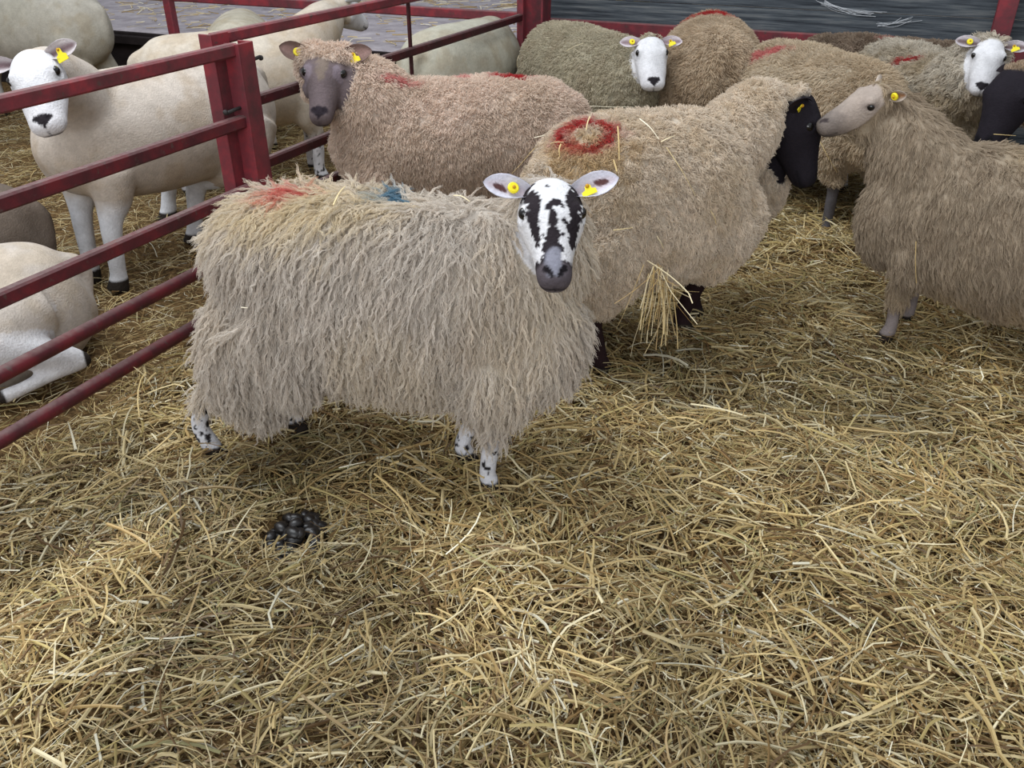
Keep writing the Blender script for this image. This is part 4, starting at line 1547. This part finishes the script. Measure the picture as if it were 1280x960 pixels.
# wisps hanging below the red-ringed ewe
n_ = 60
bs, yw, pt, ln, cl = [], [], [], [], []
for i in range(n_):
    q, qn, _ = surf(815 + RNG.normal(0, 9), 318 + 50 * RNG.random())
    if q is None:
        continue
    bs.append(q + nrm(qn + np.array([0, -.6, 0])) * (.035 + .03 * RNG.random()))
    yw.append(RNG.uniform(3.6, 5.8))
    pt.append(RNG.uniform(-1.5, -1.15) if RNG.random() < .8 else RNG.uniform(-.9, .3))
    ln.append(RNG.uniform(.06, .22))
    cl.append(STRAW_C[RNG.choice([0, 1, 2, 7, 3])])
stems('straw_tuft', 'tuft of straw hanging under the belly of the red-ringed ewe', bs, yw, pt, ln, .0017, cl, bend=.3, curl=.5, droop=.1)

# straw litter on the feed passage
n_ = 900
gq = GF + .05 + 3.2 * RNG.random(n_) ** .7
wq = N_GATE - RNG.random(n_) * 4.5
bq = gq[:, None] * np.array([*G, 0]) + wq[:, None] * np.array([*W, 0]) + np.array([0, 0, hf_ + .004])
stems('straw_litter', 'pale straw litter scattered on the grey feed passage', bq, RNG.uniform(0, 6.28, n_), RNG.uniform(0, .15, n_), RNG.uniform(.04, .22, n_), .004, STRAW_C[RNG.choice([0, 3, 9, 1, 2], n_)])

# dung
dc = at(370, 676, 0)
mb = MB()
for i in range(70):
    a_, r_r = RNG.uniform(0, 6.28), .066 * math.sqrt(RNG.random())
    hgt = .01 + .055 * (1 - r_r / .066) * RNG.random()
    gz = float(ground_h(np.array([dc[0]]), np.array([dc[1]]))[0])
    V, F = sphere((0, 0, 0), .012 + .007 * RNG.random(), 10, 8, (1.25, .95, .85))
    an = RNG.uniform(0, 6.28)
    R_ = np.array([[math.cos(an), -math.sin(an), 0], [math.sin(an), math.cos(an), 0], [0, 0, 1]])
    mb.add(V @ R_.T + np.array([dc[0] + math.cos(a_) * r_r * 1.0, dc[1] + math.sin(a_) * r_r * 1.45, gz + .03 + hgt]), F)
dn_ = link('dung_pile', mb.mesh('dung_pile', True), M_DUNG)
tag(dn_, 'small black pile of sheep dung on the straw at lower left', 'dung')

# ------------------------------------------------------------------ light
wd = bpy.data.worlds.new('barn_daylight')
SC.world = wd
wd.use_nodes = True
nt = wd.node_tree
nt.nodes.clear()
wo = nt.nodes.new('ShaderNodeOutputWorld')
bg = nt.nodes.new('ShaderNodeBackground')
tcw = nt.nodes.new('ShaderNodeTexCoord')
sp_ = nt.nodes.new('ShaderNodeSeparateXYZ')
crw = nt.nodes.new('ShaderNodeValToRGB')
crw.color_ramp.elements[0].position = .45
crw.color_ramp.elements[0].color = (.48, .47, .46, 1)
crw.color_ramp.elements[1].position = .95
crw.color_ramp.elements[1].color = (.86, .93, 1.0, 1)
mrw = nt.nodes.new('ShaderNodeMapRange')
mrw.inputs['From Min'].default_value = -1
nt.links.new(tcw.outputs['Generated'], sp_.inputs[0])
nt.links.new(sp_.outputs['Z'], mrw.inputs['Value'])
nt.links.new(mrw.outputs[0], crw.inputs[0])
nt.links.new(crw.outputs[0], bg.inputs[0])
bg.inputs[1].default_value = WORLD_S
nt.links.new(bg.outputs[0], wo.inputs[0])


def area(name, loc, target, size, energy, col):
    l = bpy.data.lights.new(name, 'AREA')
    l.shape = 'RECTANGLE'
    l.size, l.size_y = size
    l.energy = energy
    l.color = col
    o = bpy.data.objects.new(name, l)
    COL.objects.link(o)
    o.location = loc
    d = Vector(target) - Vector(loc)
    o.rotation_euler = d.to_track_quat('-Z', 'Y').to_euler()
    return o


area('rooflight', (-1.6, 2.6, 4.4), (-.2, 2.2, 0), (3.0, 4.0), ROOF_E, (.93, .97, 1.0))
area('front_fill', (-1.2, -3.2, 2.3), (.2, 2.6, .4), (5.0, 3.0), FILL_E, (.97, .985, 1.0))  # added unseen lamp behind the camera, fills the fronts of the ewes
SC.cycles.max_bounces = 8
SC.cycles.diffuse_bounces = 4
SC.cycles.transparent_max_bounces = 4
SC.cycles_curves.shape = 'RIBBONS'
SC.cycles_curves.subdivisions = 2
vs.exposure = EXPO
